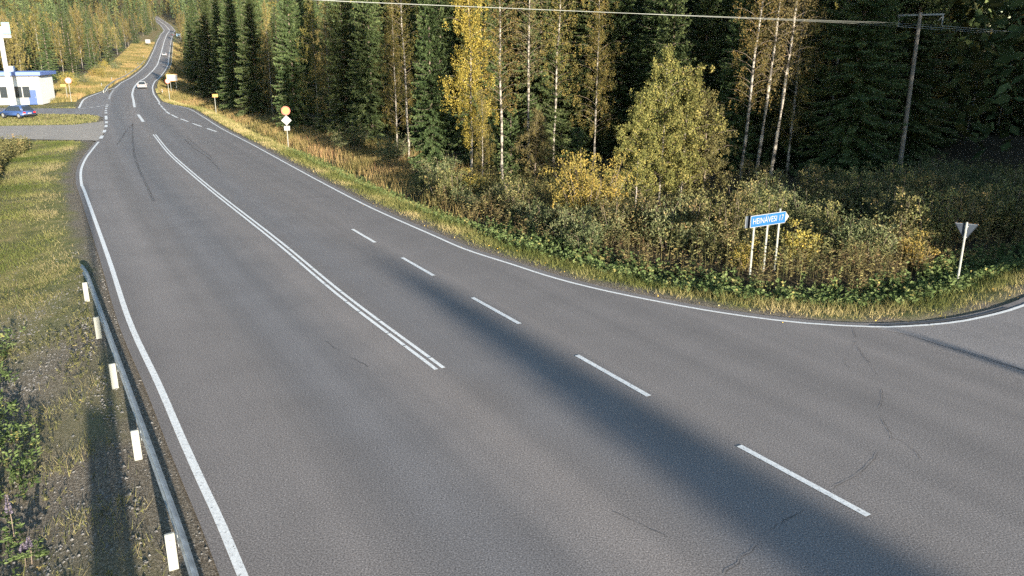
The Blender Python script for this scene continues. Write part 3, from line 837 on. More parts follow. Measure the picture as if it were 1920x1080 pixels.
def make_birch(name, h, seed, mat, start=0.3, Rc=1.6, nleaf=9000, bend=0.02, hang=0.55, leaf=0.075, bark=None, rad=0.0046, shape=0.6, upward=0.9):
    r = np.random.default_rng(seed)
    P = trunk_pts(h, bend, r, 12)
    mb = MB(); mb.tube([tuple(p) for p in P], list((rad * h + 0.02) * (1 - np.linspace(0, 1, len(P))) ** 0.8 + 0.008), 8)
    tw = MB()
    nb = int(26 + h * 3.0)
    pool = []
    for k in range(nb):
        f = start + (1 - start) * ((k + r.random()) / nb)
        zz = f * h
        g = (f - start) / (1 - start)
        Lb = Rc * (math.sin(math.pi * min(1, (g * 0.84 + 0.10)) ** shape) * 0.95 + 0.16) * r.uniform(0.6, 1.2)
        az = k * 2.4 + r.normal(0, 0.4)
        out = np.array((math.cos(az), math.sin(az), 0))
        base = np.array((np.interp(zz, P[:, 2], P[:, 0]), np.interp(zz, P[:, 2], P[:, 1]), zz))
        t = np.linspace(0, 1, 7)
        pts = base + out * (Lb * t)[:, None]
        pts[:, 2] += upward * Lb * t - 0.55 * Lb * t ** 2.2
        pts += r.normal(0, 0.04, pts.shape) * t[:, None]
        tw.tube([tuple(p) for p in pts[::2]], [0.018 * (0.4 + Lb / 3), 0.012, 0.007, 0.003], 4, False)
        pool.append((pts, Lb))
    w = np.array([p[1] for p in pool]) + 0.2; w /= w.sum()
    cnt = r.multinomial(nleaf, w)
    C, RN = [], []
    for (pts, Lb), n in zip(pool, cnt):
        nc = max(1, n // 26)                                   # leaves in small sprays along hanging twigs
        tc = r.uniform(0.22, 1.05, nc)
        c0 = np.stack([np.interp(tc, np.linspace(0, 1, 7), pts[:, i]) for i in range(3)], 1) + r.normal(0, 0.14, (nc, 3))
        hl = r.uniform(0.25, 1.25, nc) * hang
        idx = r.integers(0, nc, n)
        q = r.random(n)
        c = c0[idx] + r.normal(0, 0.065, (n, 3))
        c[:, 2] -= q * hl[idx]
        C.append(c); RN.append(np.clip(r.normal(0.5, 0.16, nc)[idx] + r.normal(0, 0.18, n), 0, 1))
    nt_ = nleaf // 7                                          # leaves close around the upper stem
    ft = r.uniform(start + 0.25 * (1 - start), 1.0, nt_)
    ct = np.stack([np.interp(ft * h, P[:, 2], P[:, 0]), np.interp(ft * h, P[:, 2], P[:, 1]), ft * h], 1) + r.normal(0, 1, (nt_, 3)) * (0.10 + 0.30 * (1 - ft[:, None])) * Rc * 0.7
    C.append(ct); RN.append(np.clip(r.normal(0.5, 0.25, nt_), 0, 1))
    C = np.concatenate(C); RN = np.concatenate(RN)
    A = r.normal(0, 0.6, (len(C), 3)) + np.array((0, 0, -0.6))
    lv = Leaves(); lv.add(C, A, leaf * r.uniform(0.7, 1.3, len(C)), leaf * 0.75 * r.uniform(0.7, 1.2, len(C)), r, RN)
    return [('trunk', mb.mesh(name + '_trunk', bark or M_BIRCHBARK, 0, True)), ('branch', tw.mesh(name + '_branch', M_TWIG)), ('crown', lv.mesh(name + '_crown', mat))]

def make_shrub(name, h, w, seed, mat, nleaf=2600, leaf=0.075, stems=14, narrow=0.45, top=0.25):
    r = np.random.default_rng(seed)
    mb = MB()
    C, RN, A = [], [], []
    for k in range(stems):
        az = r.random() * 6.283; sp = w * 0.5 * math.sqrt(r.random())
        hh = h * r.uniform(0.55, 1.0) * (1 - 0.25 * (sp / (w * 0.5)) ** 2)
        b = np.array((math.cos(az), math.sin(az), 0)) * sp
        t = np.linspace(0, 1, 6)
        pts = np.stack([b[0] * (0.35 + 0.65 * t), b[1] * (0.35 + 0.65 * t), hh * t], 1) + r.normal(0, 0.05, (6, 3)) * t[:, None]
        mb.tube([tuple(p) for p in pts[[0, 2, 4, 5]]], [0.018, 0.013, 0.008, 0.003], 4, False)
        n = nleaf // stems
        nc = max(2, n // 14)
        tc = r.uniform(top, 1.02, nc)
        c0 = np.stack([np.interp(tc, t, pts[:, i]) for i in range(3)], 1) + r.normal(0, 1, (nc, 3)) * np.array((0.16, 0.16, 0.10)) * (0.5 + w * 0.35)
        idx = r.integers(0, nc, n)
        C.append(c0[idx] + r.normal(0, 0.07, (n, 3)))
        A.append(np.array((0, 0, 0.5)) + r.normal(0, 0.55, (n, 3)))
        RN.append(np.clip(r.normal(0.5, 0.17, nc)[idx] + r.normal(0, 0.17, n), 0, 1))
    C = np.concatenate(C); C[:, 2] = np.abs(C[:, 2])
    lv = Leaves(); lv.add(C, np.concatenate(A), leaf * 1.35 * r.uniform(0.7, 1.3, len(C)), leaf * narrow * 1.2 * r.uniform(0.8, 1.2, len(C)), r, np.concatenate(RN))
    return [('stem', mb.mesh(name + '_stem', M_TWIG)), ('crown', lv.mesh(name + '_crown', mat))]

def plant(name, parts, loc, scale=1.0, rz=None, tilt=(0, 0), label=None, cat=None, group=None, sxy=1.0):
    """one plant: an Empty at its foot that parents copies of the parts (shared meshes)"""
    root = bpy.data.objects.new(name, None)
    root.empty_display_size = 0.3
    root.location = loc
    root.rotation_euler = (tilt[0], tilt[1], random.uniform(0, 6.283) if rz is None else rz)
    root.scale = (scale * sxy, scale * sxy, scale)
    COL.objects.link(root)
    for pn, me in parts:
        o = bpy.data.objects.new(pn, me); o.parent = root
        COL.objects.link(o)
    return tag(root, label, cat, group)

# prototypes
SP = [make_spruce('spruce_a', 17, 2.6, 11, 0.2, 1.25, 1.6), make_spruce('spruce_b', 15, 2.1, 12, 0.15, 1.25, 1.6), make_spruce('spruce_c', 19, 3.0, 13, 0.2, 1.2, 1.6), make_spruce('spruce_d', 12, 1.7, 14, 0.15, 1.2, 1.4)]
SPS = [make_spruce('spruce_small', 3.2, 0.85, 15, 0.12, 1.2), make_spruce('spruce_small_b', 5.2, 1.15, 16, 0.12, 1.1)]
SPF = [make_spruce('spruce_far_a', 17, 2.6, 17, 0.4, 0.62, 0.5), make_spruce('spruce_far_b', 15, 2.3, 18, 0.4, 0.62, 0.5)]
BG = make_birch('birch_gold', 13.0, 21, M_BGOLD, 0.22, 1.45, 15000, 0.02, 0.75, 0.085)
BT = [make_birch('birch_tall', 16.5, 22, M_BMIX, 0.28, 1.5, 7500, 0.03, 0.9, 0.08), make_birch('birch_tall_b', 17.5, 23, M_BBROWN, 0.34, 1.3, 6000, 0.02, 0.9, 0.08)]
BM = [make_birch('birch_mixed', 14.0, 24, M_BMIX, 0.15, 1.7, 13000, 0.02, 0.7, 0.08), make_birch('birch_yellowing', 12.5, 25, M_BYEL, 0.15, 1.5, 10000, 0.02, 0.7, 0.08)]
BY = [make_birch('birch_young', 7.9, 26, M_BYOUNG, 0.12, 1.7, 18000, 0.02, 0.35, 0.085), make_birch('birch_young_b', 5.8, 27, M_BYOUNG, 0.10, 1.45, 12500, 0.025, 0.3, 0.085), make_birch('birch_young_c', 5.4, 28, M_BBROWN, 0.08, 1.4, 10000, 0.03, 0.3, 0.08, M_TWIG)]
BF = [make_birch('birch_far', 15.0, 29, M_BMIX, 0.2, 2.2, 5000, 0.02, 0.9, 0.17), make_birch('birch_far_gold', 14.0, 30, M_BYEL, 0.2, 2.1, 5000, 0.02, 0.9, 0.17)]
WI = [make_shrub('willow_a', 2.6, 2.8, 31, M_WILLOW, 4200, 0.075, 22), make_shrub('willow_b', 1.7, 1.5, 32, M_WILLOW, 2600, 0.07, 14)]
SY = [make_shrub('shrub_yellow', 3.3, 3.4, 33, M_SHRUBY, 12000, 0.06, 34, 0.6, 0.08), make_shrub('shrub_yellow_b', 1.5, 1.2, 34, M_SHRUBY, 1700, 0.065, 10, 0.6)]
SB = [make_shrub('shrub_brown', 2.2, 2.2, 35, M_SHRUBB, 3600, 0.07, 18, 0.6, 0.12), make_shrub('shrub_brown_b', 1.5, 1.1, 36, M_SHRUBB, 1700, 0.06, 10, 0.55)]

occupied = []
def put(kind, parts, u, v, hs=1.0, lean=0.0, label=None, cat='tree', group=None, name=None, sxy=1.0, z=None):
    """a plant whose foot is seen at photo pixel (u, v)"""
    p = wpt(u, v, 0.0)
    for _ in range(3):
        p = wpt(u, v, gz(p.x, p.y))
    occupied.append((p.x, p.y))
    return plant(name or kind, parts, (p.x, p.y, p.z - 0.05), hs, None if lean == 0 else 0.0, (0, lean), label, cat, group, sxy)

# ------------------------------------------------------------------ forest edge on the right: trees one can tell apart
put('birch_tree', BG, 885, 352, 1.0, 0, 'bright golden birch at the forest edge, the yellowest tree on the right')
put('birch_tree', BT[0], 944, 352, 0.95, -0.035, 'white-stemmed birch leaning left, just right of the golden birch')
put('birch_tree', BM[0], 905, 362, 0.42, 0, 'young brownish birch standing before the golden birch')
put('birch_tree', BT[1], 993, 318, 1.0, 0, 'tall straight white birch stem in the dark gap right of the leaning birch')
put('birch_tree', BT[0], 1038, 305, 1.0, 0.01, 'slim tall birch between the straight white stem and the broad spruce')
put('birch_tree', BY[2], 1003, 352, 0.85, 0, 'small rusty birch sapling in front of the straight white birch stem')
put('spruce_tree', SPS[0], 1082, 330, 1.0, 0, 'small bright green spruce just above the yellow willow bush', sxy=1.0)
put('spruce_tree', SPS[1], 958, 345, 0.9, 0, 'small dull spruce between two white birch stems')
put('spruce_tree', SP[2], 1110, 292, 0.95, 0, 'broad spruce with wide sunlit boughs behind the small green spruce')
for u_, v_, k_, l_ in ((1012, 300, 0, 'dark spruce filling the gap behind the straight white birch stem'), (1062, 288, 2, 'dark spruce left of the broad sunlit spruce'), (1160, 290, 1, 'narrow spruce right of the broad sunlit spruce'), (958, 296, 1, 'dark spruce behind the leaning white birch')):
    put('spruce_tree', SP[k_], u_, v_, 1.0, 0, l_)
put('spruce_tree', SP[0], 1230, 300, 1.0, 0, 'tall spruce rising behind the young birch clump')
put('spruce_tree', SP[1], 1310, 305, 1.0, 0, 'half-shaded spruce to the right of the young birch clump')
put('spruce_tree', SP[1], 812, 338, 0.86, 0, 'slim sunlit spruce just left of the golden birch', sxy=0.8)
put('birch_tree', BY[0], 1234, 390, 1.02, 0.01, 'tallest young birch of the olive clump left of the dark forest', sxy=0.85)
put('birch_tree', BY[1], 1191, 392, 1.0, 0, 'left stem of the young birch clump, thin white trunk', sxy=0.88)
put('birch_tree', BY[1], 1275, 385, 1.2, 0, 'reddish-stemmed young birch at the right of the clump')
put('birch_tree', BY[2], 1318, 380, 1.05, 0, 'bushy brown young birch where sunlight ends at the dark forest')
put('willow_bush', SY[0], 1108, 422, 1.18, 0, 'round yellow-orange bush below the small green spruce', 'bush')
put('birch_tree', BT[0], 767, 303, 0.92, 0.0, 'lone birch with bare white lower stem between dark spruces')
put('birch_tree', BM[0], 745, 285, 0.85, 0, 'brownish-yellow birch crown above the lone bare white stem')
put('spruce_tree', SP[0], 700, 268, 0.95, 0, 'spruce with shelf-like sunlit boughs above the two willow bushes')
put('spruce_tree', SP[1], 652, 260, 1.05, 0, 'spruce directly behind the left willow bush')
put('birch_tree', BM[1], 622, 255, 1.0, 0, 'yellow birch hanging between two spruces behind the left willow bush')
put('birch_tree', BM[0], 598, 247, 0.95, 0, 'speckled brown birch right of the spruce behind the round sign')
put('spruce_tree', SP[0], 556, 244, 0.98, 0, 'spruce right behind the round yellow road sign', sxy=0.9)
put('birch_tree', BM[1], 512, 222, 1.1, 0, 'golden birch wedged among spruces left of the round yellow road sign', sxy=0.9)
put('spruce_tree', SP[2], 486, 219, 0.92, 0, 'spruce left of the golden wedged birch, crown reaching the ground')
put('spruce_tree', SP[0], 448, 207, 1.05, 0, 'dense sunlit spruce right of the small yellow plate')
put('spruce_tree', SP[1], 425, 197, 1.1, 0, 'narrow spruce just right of the small yellow plate')
put('spruce_tree', SP[2], 403, 187, 0.95, 0, 'sunlit spruce standing behind the small yellow plate')
put('spruce_tree', SP[0], 377, 174, 1.08, 0, 'leftmost big spruce of the right-hand forest, beside the road bend')
put('willow_bush', WI[0], 662, 287, 1.15, 0, 'grey-green willow bush at the forest edge, left one of two', 'bush')
put('willow_bush', WI[0], 737, 306, 1.1, 0, 'grey-green willow bush at the forest edge, right one of two', 'bush')
put('willow_bush', WI[0], 828, 355, 0.95, 0, 'dark green bush at the foot of the golden birch', 'bush')
put('willow_bush', SY[1], 885, 372, 1.2, 0, 'small yellow bush at the foot of the golden birch', 'bush')
put('birch_tree', BT[0], 1387, 360, 0.98, 0.02, 'leftmost white birch stem in the dark forest')
put('birch_tree', BT[1], 1413, 360, 1.0, 0.045, 'second white birch stem from the left in the dark forest')
put('birch_tree', BT[1], 1441, 356, 1.05, 0.05, 'brightest white birch stem in the dark forest, above the blue sign')
put('birch_tree', BM[0], 1475, 330, 1.1, 0, 'golden-topped birch whose crown lights up behind the white stems')
put('birch_tree', BT[0], 1540, 322, 1.0, 0.03, 'lone white birch stem between the golden-topped birch and the power pole')
for u, v, k, l in ((1605, 296, 0, 'black-shadowed spruce left of the power pole'), (1668, 272, 2, 'black-shadowed spruce directly behind the power pole'), (1760, 266, 1, 'dark spruce just right of the power pole'),
                   (1570, 288, 1, 'dark spruce behind the lone white birch stem'), (1375, 305, 0, 'tall dark spruce behind the leftmost white birch stem'), (1895, 250, 2, 'dark spruce at the right edge of the picture')):
    put('spruce_tree', SP[k], u, v, 1.0, 0, l)
for u, v, l in ((1775, 264, 'dim slim birch stem first right of the power pole'), (1812, 260, 'dim birch stem second right of the power pole'), (1868, 254, 'dim birch stem near the right edge')):
    put('birch_tree', BM[0], u, v, 0.8, 0.03, l)

# ------------------------------------------------------------------ the rest of the forest
def free(x, y, r):
    if 24 < y < 54 and abs(x - 0.483 * y) < 2.6: return False
    if x > 22 and 0 < y < 46 + (x - 23.7) * 1.115 + 7: return False      # cleared line under the wires
    return all((x - a) ** 2 + (y - b) ** 2 > r * r for a, b in occupied)
def scatter(n, s0, s1, e0, e1, rmin, cond=None, tries=40):
    out = []
    for _ in range(n * tries):
        if len(out) >= n: break
        s, e = random.uniform(s0, s1), random.uniform(e0, e1)
        if cond and not cond(s, e): continue
        x, y, z = se_xyz(s, e)
        if free(x, y, rmin):
            occupied.append((float(x), float(y))); out.append((float(x), float(y), s, e))
    return out
def stand(pts, pspruce, far, lab_s, lab_b, grp, hs=(0.85, 1.2)):
    if not pts: return
    Z = ground_z(np.array([p[0] for p in pts]), np.array([p[1] for p in pts]))
    for (x, y, s, e), z in zip(pts, Z):
        k = random.uniform(*hs)
        if random.random() < pspruce:
            plant('spruce_tree', random.choice(SPF if far else SP), (x, y, z - 0.08), k, label=lab_s, cat='tree', group=grp + ', spruces')
        else:
            plant('birch_tree', random.choice(BF if far else BM), (x, y, z - 0.08), k, label=lab_b, cat='tree', group=grp + ', birches')

stand(scatter(92, 44, 150, 16.5, 50, 2.9, lambda s, e: e > 17.5 + 0.03 * (s - 44)), 0.93, False, 'spruce deep in the right-hand forest, behind the front row', 'birch deep in the right-hand forest, behind the front row', 'right-hand forest')
stand(scatter(52, 30, 50, 28, 85, 2.9, lambda s, e: e > 24 + (s < 38) * 10), 0.85, False, 'shadowed spruce in the dark forest behind the junction', 'shadowed birch in the dark forest behind the junction', 'dark forest behind the junction')
stand(scatter(34, 30, 75, 46, 110, 3.2), 0.6, False, 'shadowed spruce far right beyond the power pole', 'shadowed birch far right beyond the power pole', 'forest right of the power pole')
stand(scatter(54, 150, 330, 10.5, 30, 3.2, lambda s, e: e > 13.5 - 3 * (s > 190)), 0.85, True, 'spruce lining the right side of the road up the hill', 'birch lining the right side of the road up the hill', 'right side of the hill road')
stand(scatter(56, 330, 720, 9.0, 36, 4.0), 0.35, True, 'distant spruce right of the hill crest', 'distant yellowing birch right of the hill crest', 'right of the hill crest')
stand(scatter(125, 195, 480, -62, -13.5, 3.6), 0.5, True, 'spruce on the left hillside above the road', 'yellowing birch on the left hillside above the road', 'left hillside forest')
stand(scatter(48, 150, 215, -75, -26, 3.6), 0.55, True, 'spruce behind the left junction', 'birch behind the left junction', 'forest behind the left junction')
stand(scatter(60, 480, 760, -60, -10, 5.0), 0.5, True, 'distant spruce left of the hill crest', 'distant birch left of the hill crest', 'left of the hill crest')

def far_wood():
    """the wood on the skyline, merged: single trees cannot be told apart"""
    r = np.random.default_rng(55)
    lv = Leaves(); gold = Leaves()
    pts = []
    for _ in range(1760):
        a = r.random()
        if _ >= 1500: s, e = r.uniform(922, 1180), r.uniform(-110, 90)
        elif _ >= 1240: s, e = r.uniform(18, 230), r.uniform(50, 105)
        elif a < 0.42: s, e = r.uniform(330, 900), r.uniform(-330, -60)
        elif a < 0.62: s, e = r.uniform(340, 900), r.uniform(38, 160)
        else: s, e = r.uniform(700, 938), r.uniform(-90, 70)
        if abs(e) < 10 and s < 915: continue
        pts.append((s, e))
    P = se_xyz(np.array([p[0] for p in pts]), np.array([p[1] for p in pts]))
    Z = ground_z(P[:, 0], P[:, 1])
    for (x, y, _), z in zip(P, Z):
        h = r.uniform(15, 24); n = 230
        spruce = r.random() < 0.62
        t = r.random(n) ** 0.8
        rad = (2.9 * (1 - t) ** 0.8 + 0.15) if spruce else 2.6 * np.sin(np.pi * np.clip(t * 0.9 + 0.08, 0, 1)) ** 0.6
        az = r.random(n) * 6.283; q = np.sqrt(r.random(n)) * rad
        C = np.stack([x + np.cos(az) * q, y + np.sin(az) * q, z + 1 + t * (h - 1)], 1)
        A = np.stack([np.cos(az), np.sin(az), np.full(n, -0.6)], 1) + r.normal(0, 0.3, (n, 3))
        (lv if spruce else gold).add(C, A, r.uniform(0.8, 1.6, n), r.uniform(0.5, 0.8, n), r, r.random(n) * 0.6 + r.random() * 0.4)
    o = tag(obj('distant_wood', lv.mesh('distant_wood', M_SPRUCE)), 'distant dark conifers covering the far hill', 'wood', None, 'stuff')
    o = tag(obj('distant_birch_wood', gold.mesh('distant_birch_wood', M_BMIX)), 'distant yellowing birches scattered over the far hill', 'wood', None, 'stuff')
far_wood()

# ------------------------------------------------------------------ trees behind and beside the camera, whose shadows fall into the picture
def cq(c, q):
    """c across the sun's direction, q along it"""
    ch, sh = math.cos(SUN_HEAD), math.sin(SUN_HEAD)
    return (c * ch + q * sh, -c * sh + q * ch)
for c, q, h, w_, l in ((9.55, -108, 20.6, 0.95, 'lone spruce behind the junction whose shadow lies along the lane'), (9.75, -122, 22.0, 0.9, 'second unseen spruce in line, added to darken the lane shadow'), (9.6, -115, 19.0, 1.0, 'shorter unseen spruce between the two in line, added to darken the lane shadow'), (9.65, -101, 18.6, 1.0, 'nearest unseen spruce in line, added to darken the lane shadow')):
    x, y = cq(c, q)
    plant('spruce_tree', SP[3], (x, y, gz(x, y)), h / 12.0, label=l, cat='tree', sxy=w_ * 12 / h * 1.65)  # crowns widened and extra spruces added in line for a denser lane shadow
x, y = cq(19.8, -30)
plant('spruce_tree', SP[3], (x, y, gz(x, y)), 0.56, label='small spruce behind the picture, shading a streak of the side road', cat='tree', sxy=0.95)
for i in range(34):
    s_ = -5 - random.uniform(0, 3) - (i % 2) * 7; l_ = 30.6 + i * 1.6 + (i % 2) * 0.5 + random.uniform(-0.5, 0.5)
    p = SL(s_, l_); x, y = p.x, p.y
    k = random.choice([0, 2])
    h = (11.0 + (i % 2) * 1.2) if l_ < 36.0 else random.uniform(19.5, 23)
    plant('spruce_tree', SP[k], (x, y, gz(x, y)), h / (17 if k == 0 else 19), label='spruce on the near side of the side road, outside the picture on the right', cat='tree', group='forest across the side road', sxy=1.25 if h > 15 else 1.1)
x, y = cq(0.5, 1.6)
plant('willow_bush', WI[1], (x, y, gz(x, y) - 0.1), 0.75, label='small bush right beside the camera mast, outside the picture', cat='bush')
for i in range(13):
    x, y = cq(-2.1 - i * 0.5, random.uniform(-6, 1.5) - i * 0.2)
    plant('willow_bush', WI[0], (x, y, gz(x, y) - 0.1), random.uniform(1.0, 1.35), label='bush on the bank beside the camera mast, outside the picture', cat='bush', group='bushes beside the camera mast')
# ------------------------------------------------------------------ shrubs and tall weeds along the right verge
sh_spots = []
def shrub(kind, parts, u, v, hs, label, sxy=1.0):
    put(kind, parts, u, v, hs, 0, label, 'bush', None, sxy=sxy)
near_shrubs = [
 ('willow_bush', WI[1], 1062, 462, 1.15, 'pale grey-green willow shrub at the verge below the yellow bush'),
 ('willow_bush', WI[1], 1098, 478, 1.2, 'pale willow shrub at the verge, just right of the palest one'),
 ('willow_bush', WI[1], 1015, 440, 1.0, 'willow shrub at the verge where the edge line starts to bend'),
 ('willow_bush', WI[1], 975, 425, 0.95, 'low willow shrub left of the bend of the edge line'),
 ('birch_sapling', SB[0], 1150, 452, 0.95, 'brown-leaved shrub right of the yellow bush'),
 ('birch_sapling', SB[0], 1205, 455, 1.0, 'brown shrub in front of the young birch clump'),
 ('birch_sapling', SB[0], 1262, 452, 1.0, 'dark-stemmed shrub between the birch clump and the blue sign'),
 ('willow_bush', WI[1], 1255, 466, 1.45, 'tall grey-green willow shrub in front of the dark-stemmed shrub'),
 ('birch_sapling', SB[1], 1292, 464, 1.5, 'upright olive shrub right of the tall grey-green willow shrub'),
 ('birch_sapling', SB[0], 1320, 455, 1.05, 'olive-brown shrub left of the blue sign'),
 ('birch_sapling', SB[0], 1372, 462, 1.15, 'tall olive shrub close to the left end of the blue sign'),
 ('birch_sapling', SB[1], 1345, 492, 0.9, 'low brown shrub by the foot of the sign posts'),
 ('birch_sapling', SB[0], 1440, 445, 1.0, 'shrub behind the blue sign'),
 ('yellow_shrub', SY[1], 1490, 490, 1.15, 'yellow shrub just right of the blue sign posts'),
 ('yellow_shrub', SY[1], 1400, 505, 0.85, 'yellow-orange shrub below the left end of the blue sign'),
 ('birch_sapling', SB[0], 1545, 458, 0.9, 'brown shrub right of the yellow shrub by the sign'),
 ('birch_sapling', WI[1], 1592, 482, 1.15, 'upright green sapling midway between the two sign groups'),
 ('birch_sapling', WI[1], 1632, 485, 1.2, 'upright green sapling, right one of two between the signs'),
 ('birch_sapling', SB[0], 1685, 460, 1.15, 'broad rust-coloured shrub left of the triangular sign'),
 ('birch_sapling', SB[0], 1740, 462, 1.2, 'dense brown shrub just left of the triangular sign'),
 ('birch_sapling', SB[0], 1790, 452, 1.15, 'brown shrub directly behind the triangular sign'),
 ('yellow_shrub', SY[1], 1712, 500, 1.0, 'low yellowish shrub before the broad rust-coloured shrub'),
 ('birch_sapling', SB[0], 1835, 440, 1.1, 'shaded shrub right behind the triangular sign'),
 ('birch_sapling', SB[0], 1890, 445, 1.2, 'shaded shrub at the right edge of the picture'),
]
for n, p, u, v, h, l in near_shrubs: shrub(n, p, u, v, h, l)
# shaded thicket below the dark forest and low bushes along the ditch: alike, told apart by nothing
for i in range(34):
    u = random.uniform(1390, 1960); v = random.uniform(372, 428)
    put('undergrowth_bush', random.choice([WI[0], SB[0], SB[0]]), u, v, random.uniform(0.75, 1.1), 0, 'shaded bush of the thicket in front of the dark forest', 'bush', 'thicket in front of the dark forest')
for i in range(26):
    t = random.random()
    u = 800 + t * 230 + random.uniform(-15, 15); v = 352 + t * 62 + random.uniform(-6, 22)
    put('ditch_bush', random.choice([WI[1], SB[1], SB[0], WI[1]]), u, v, random.uniform(0.6, 0.95), 0, 'low bush along the ditch below the golden birch', 'bush', 'low bushes along the ditch')
for i in range(16):
    t = random.random()
    put('ditch_bush', random.choice([WI[1], SB[1]]), 1040 + t * 360, 440 + t * 30 + random.uniform(-14, 8), random.uniform(0.7, 1.0), 0, 'low bush in the strip left of the blue sign', 'bush', 'low bushes left of the blue sign')
for i in range(22):
    s = random.uniform(150, 330); e = random.uniform(-17, -11)
    x, y, z = se_xyz(s, e); 
    plant('hillside_bush', random.choice([SB[0], SY[0], WI[0]]), (x, y, gz(x, y) - 0.1), random.uniform(0.7, 1.3), label='bush at the foot of the left hillside forest', cat='bush', group='bushes below the left hillside')
for i in range(14):
    s = random.uniform(64, 150); e = 13.8 + random.uniform(0, 3)
    x, y, z = se_xyz(s, e)
    plant('hillside_bush', random.choice([SB[0], WI[0], SPS[1]]), (x, y, gz(x, y) - 0.1), random.uniform(0.5, 0.9), label='low bush at the foot of the right-hand spruces', cat='bush', group='bushes below the right-hand spruces')

# ------------------------------------------------------------------ ground cover (nobody could count it)
def area(n, s0, s1, e0, e1, dmin, dmax, r, dens=None):
    s = r.uniform(s0, s1, n); e = r.uniform(e0, e1, n)
    P = se_xyz(s, e)
    d = pave_d(P[:, 0], P[:, 1])
    k = (d > dmin) & (d < dmax)
    if dens is not None: k &= r.random(n) < dens(s, e, d, P[:, 0], P[:, 1])
    s, e, d, P = s[k], e[k], d[k], P[k]
    P[:, 2] = ground_z(P[:, 0], P[:, 1], d, (s, e)) - 0.01
    return s, e, d, P

def blades(P, h, w, r, lean=0.35):
    n = len(P)
    az = r.random(n) * 6.283
    side = np.stack([np.cos(az), np.sin(az), np.zeros(n)], 1) * (np.asarray(w).reshape(-1, 1) / 2)
    tip = P + np.stack([r.normal(0, lean, n), r.normal(0, lean, n), np.ones(n)], 1) * np.asarray(h).reshape(-1, 1)
    V = np.empty((n, 3, 3)); V[:, 0] = P - side; V[:, 1] = P + side; V[:, 2] = tip
    return V.reshape(-1, 3)

def blade_obj(name, chunks, mat, label):
    V = np.concatenate([c[0] for c in chunks]); rn = np.concatenate([np.repeat(c[1], 3) for c in chunks])
    me = np_mesh(name, V, None, np.arange(len(V)).reshape(-1, 3), [mat], {'rnd': np.clip(rn, 0, 1)})
    return tag(obj(name, me), label, 'grass', None, 'stuff')

r = np.random.default_rng(91)
# left verge: mown grass
ch = []
s, e, d, P = area(300000, 26, 92, -22, -5, 0.55, 16, r, lambda s, e, d, x, y: np.clip((1.2 - s / 140) * (0.5 + 1.5 * vnoise(x, y, 0.7, 11)), 0.06, 1) * sm(0.6, 2.2, d) * sm(27, 40, s))
dry = np.clip(0.28 + 0.22 * (1 - sm(30, 44, s)) + 1.1 * vnoise(P[:, 0], P[:, 1], 0.30, 12) + 0.35 * (1 - sm(1.0, 3.0, d)) + r.normal(0, 0.15, len(P)), 0, 1)
k = 1 + s / 60
ch.append((blades(P, r.uniform(0.05, 0.15, len(P)) * k ** 0.5, 0.014 * k, r, 0.6), dry))
s, e, d, P = area(60000, 100, 135, -60, -4, 0.4, 12, r)
ch.append((blades(P, r.uniform(0.08, 0.25, len(P)), 0.05, r, 0.5), np.clip(r.normal(0.62, 0.2, len(P)), 0, 1)))
s, e, d, P = area(70000, 5, 36, -16, -5.5, 0.6, 8, r, lambda s, e, d, x, y: np.clip(4.5 * (vnoise(x, y, 0.9, 13) - 0.12), 0.02, 1))
ch.append((blades(P, r.uniform(0.06, 0.24, len(P)), 0.012, r, 0.55), np.clip(r.normal(0.7, 0.2, len(P)), 0, 1)))
blade_obj('verge_grass', ch, M_LAWN, 'short yellow-green grass on the left verge')
# left: tall weeds by the driveway
def weeds(name, P, h, r, mat, label, per=16, leaf=0.10, narrow=0.25, cat='weeds', rnd0=0.5):
    n = len(P)
    top = P + np.stack([r.normal(0, 0.08, n), r.normal(0, 0.08, n), np.ones(n)], 1) * h[:, None]
    St = blades(P, h, 0.018, r, 0.06)
    idx = np.repeat(np.arange(n), per)
    t = r.uniform(0.25, 1.0, len(idx))
    C = P[idx] + (top - P)[idx] * t[:, None]
    az = r.random(len(idx)) * 6.283
    A = np.stack([np.cos(az), np.sin(az), r.normal(0.25, 0.4, len(idx))], 1)
    V, Q = diamonds(C, A, leaf * r.uniform(0.6, 1.3, len(idx)), leaf * narrow * r.uniform(0.8, 1.3, len(idx)), r)
    base = r.normal(rnd0, 0.2, n)
    rn = np.concatenate([np.repeat(np.clip(base[idx] + r.normal(0, 0.12, len(idx)), 0, 1), 4), np.repeat(np.clip(base, 0, 1), 3)])
    T = np.arange(len(St)).reshape(-1, 3) + len(V)
    me = np_mesh(name, np.concatenate([V, St]), Q, T, [mat], {'rnd': rn})
    return tag(obj(name, me), label, cat, None, 'stuff')
s, e, d, P = area(9000, 44, 86, -22, -9, 2.0, 14, r, lambda s, e, d, x, y: ((d > 4.6 + (s > 70) * 0.5 + 1.2 * vnoise(x, y, 0.2, 14)) & (s < 83.5)) * 1.0)
weeds('tall_weeds', P, r.uniform(0.7, 1.35, len(P)), r, M_SHRUBB, 'tall leafy yellow-green weeds left of the verge by the driveway', 18, 0.16, 0.35)
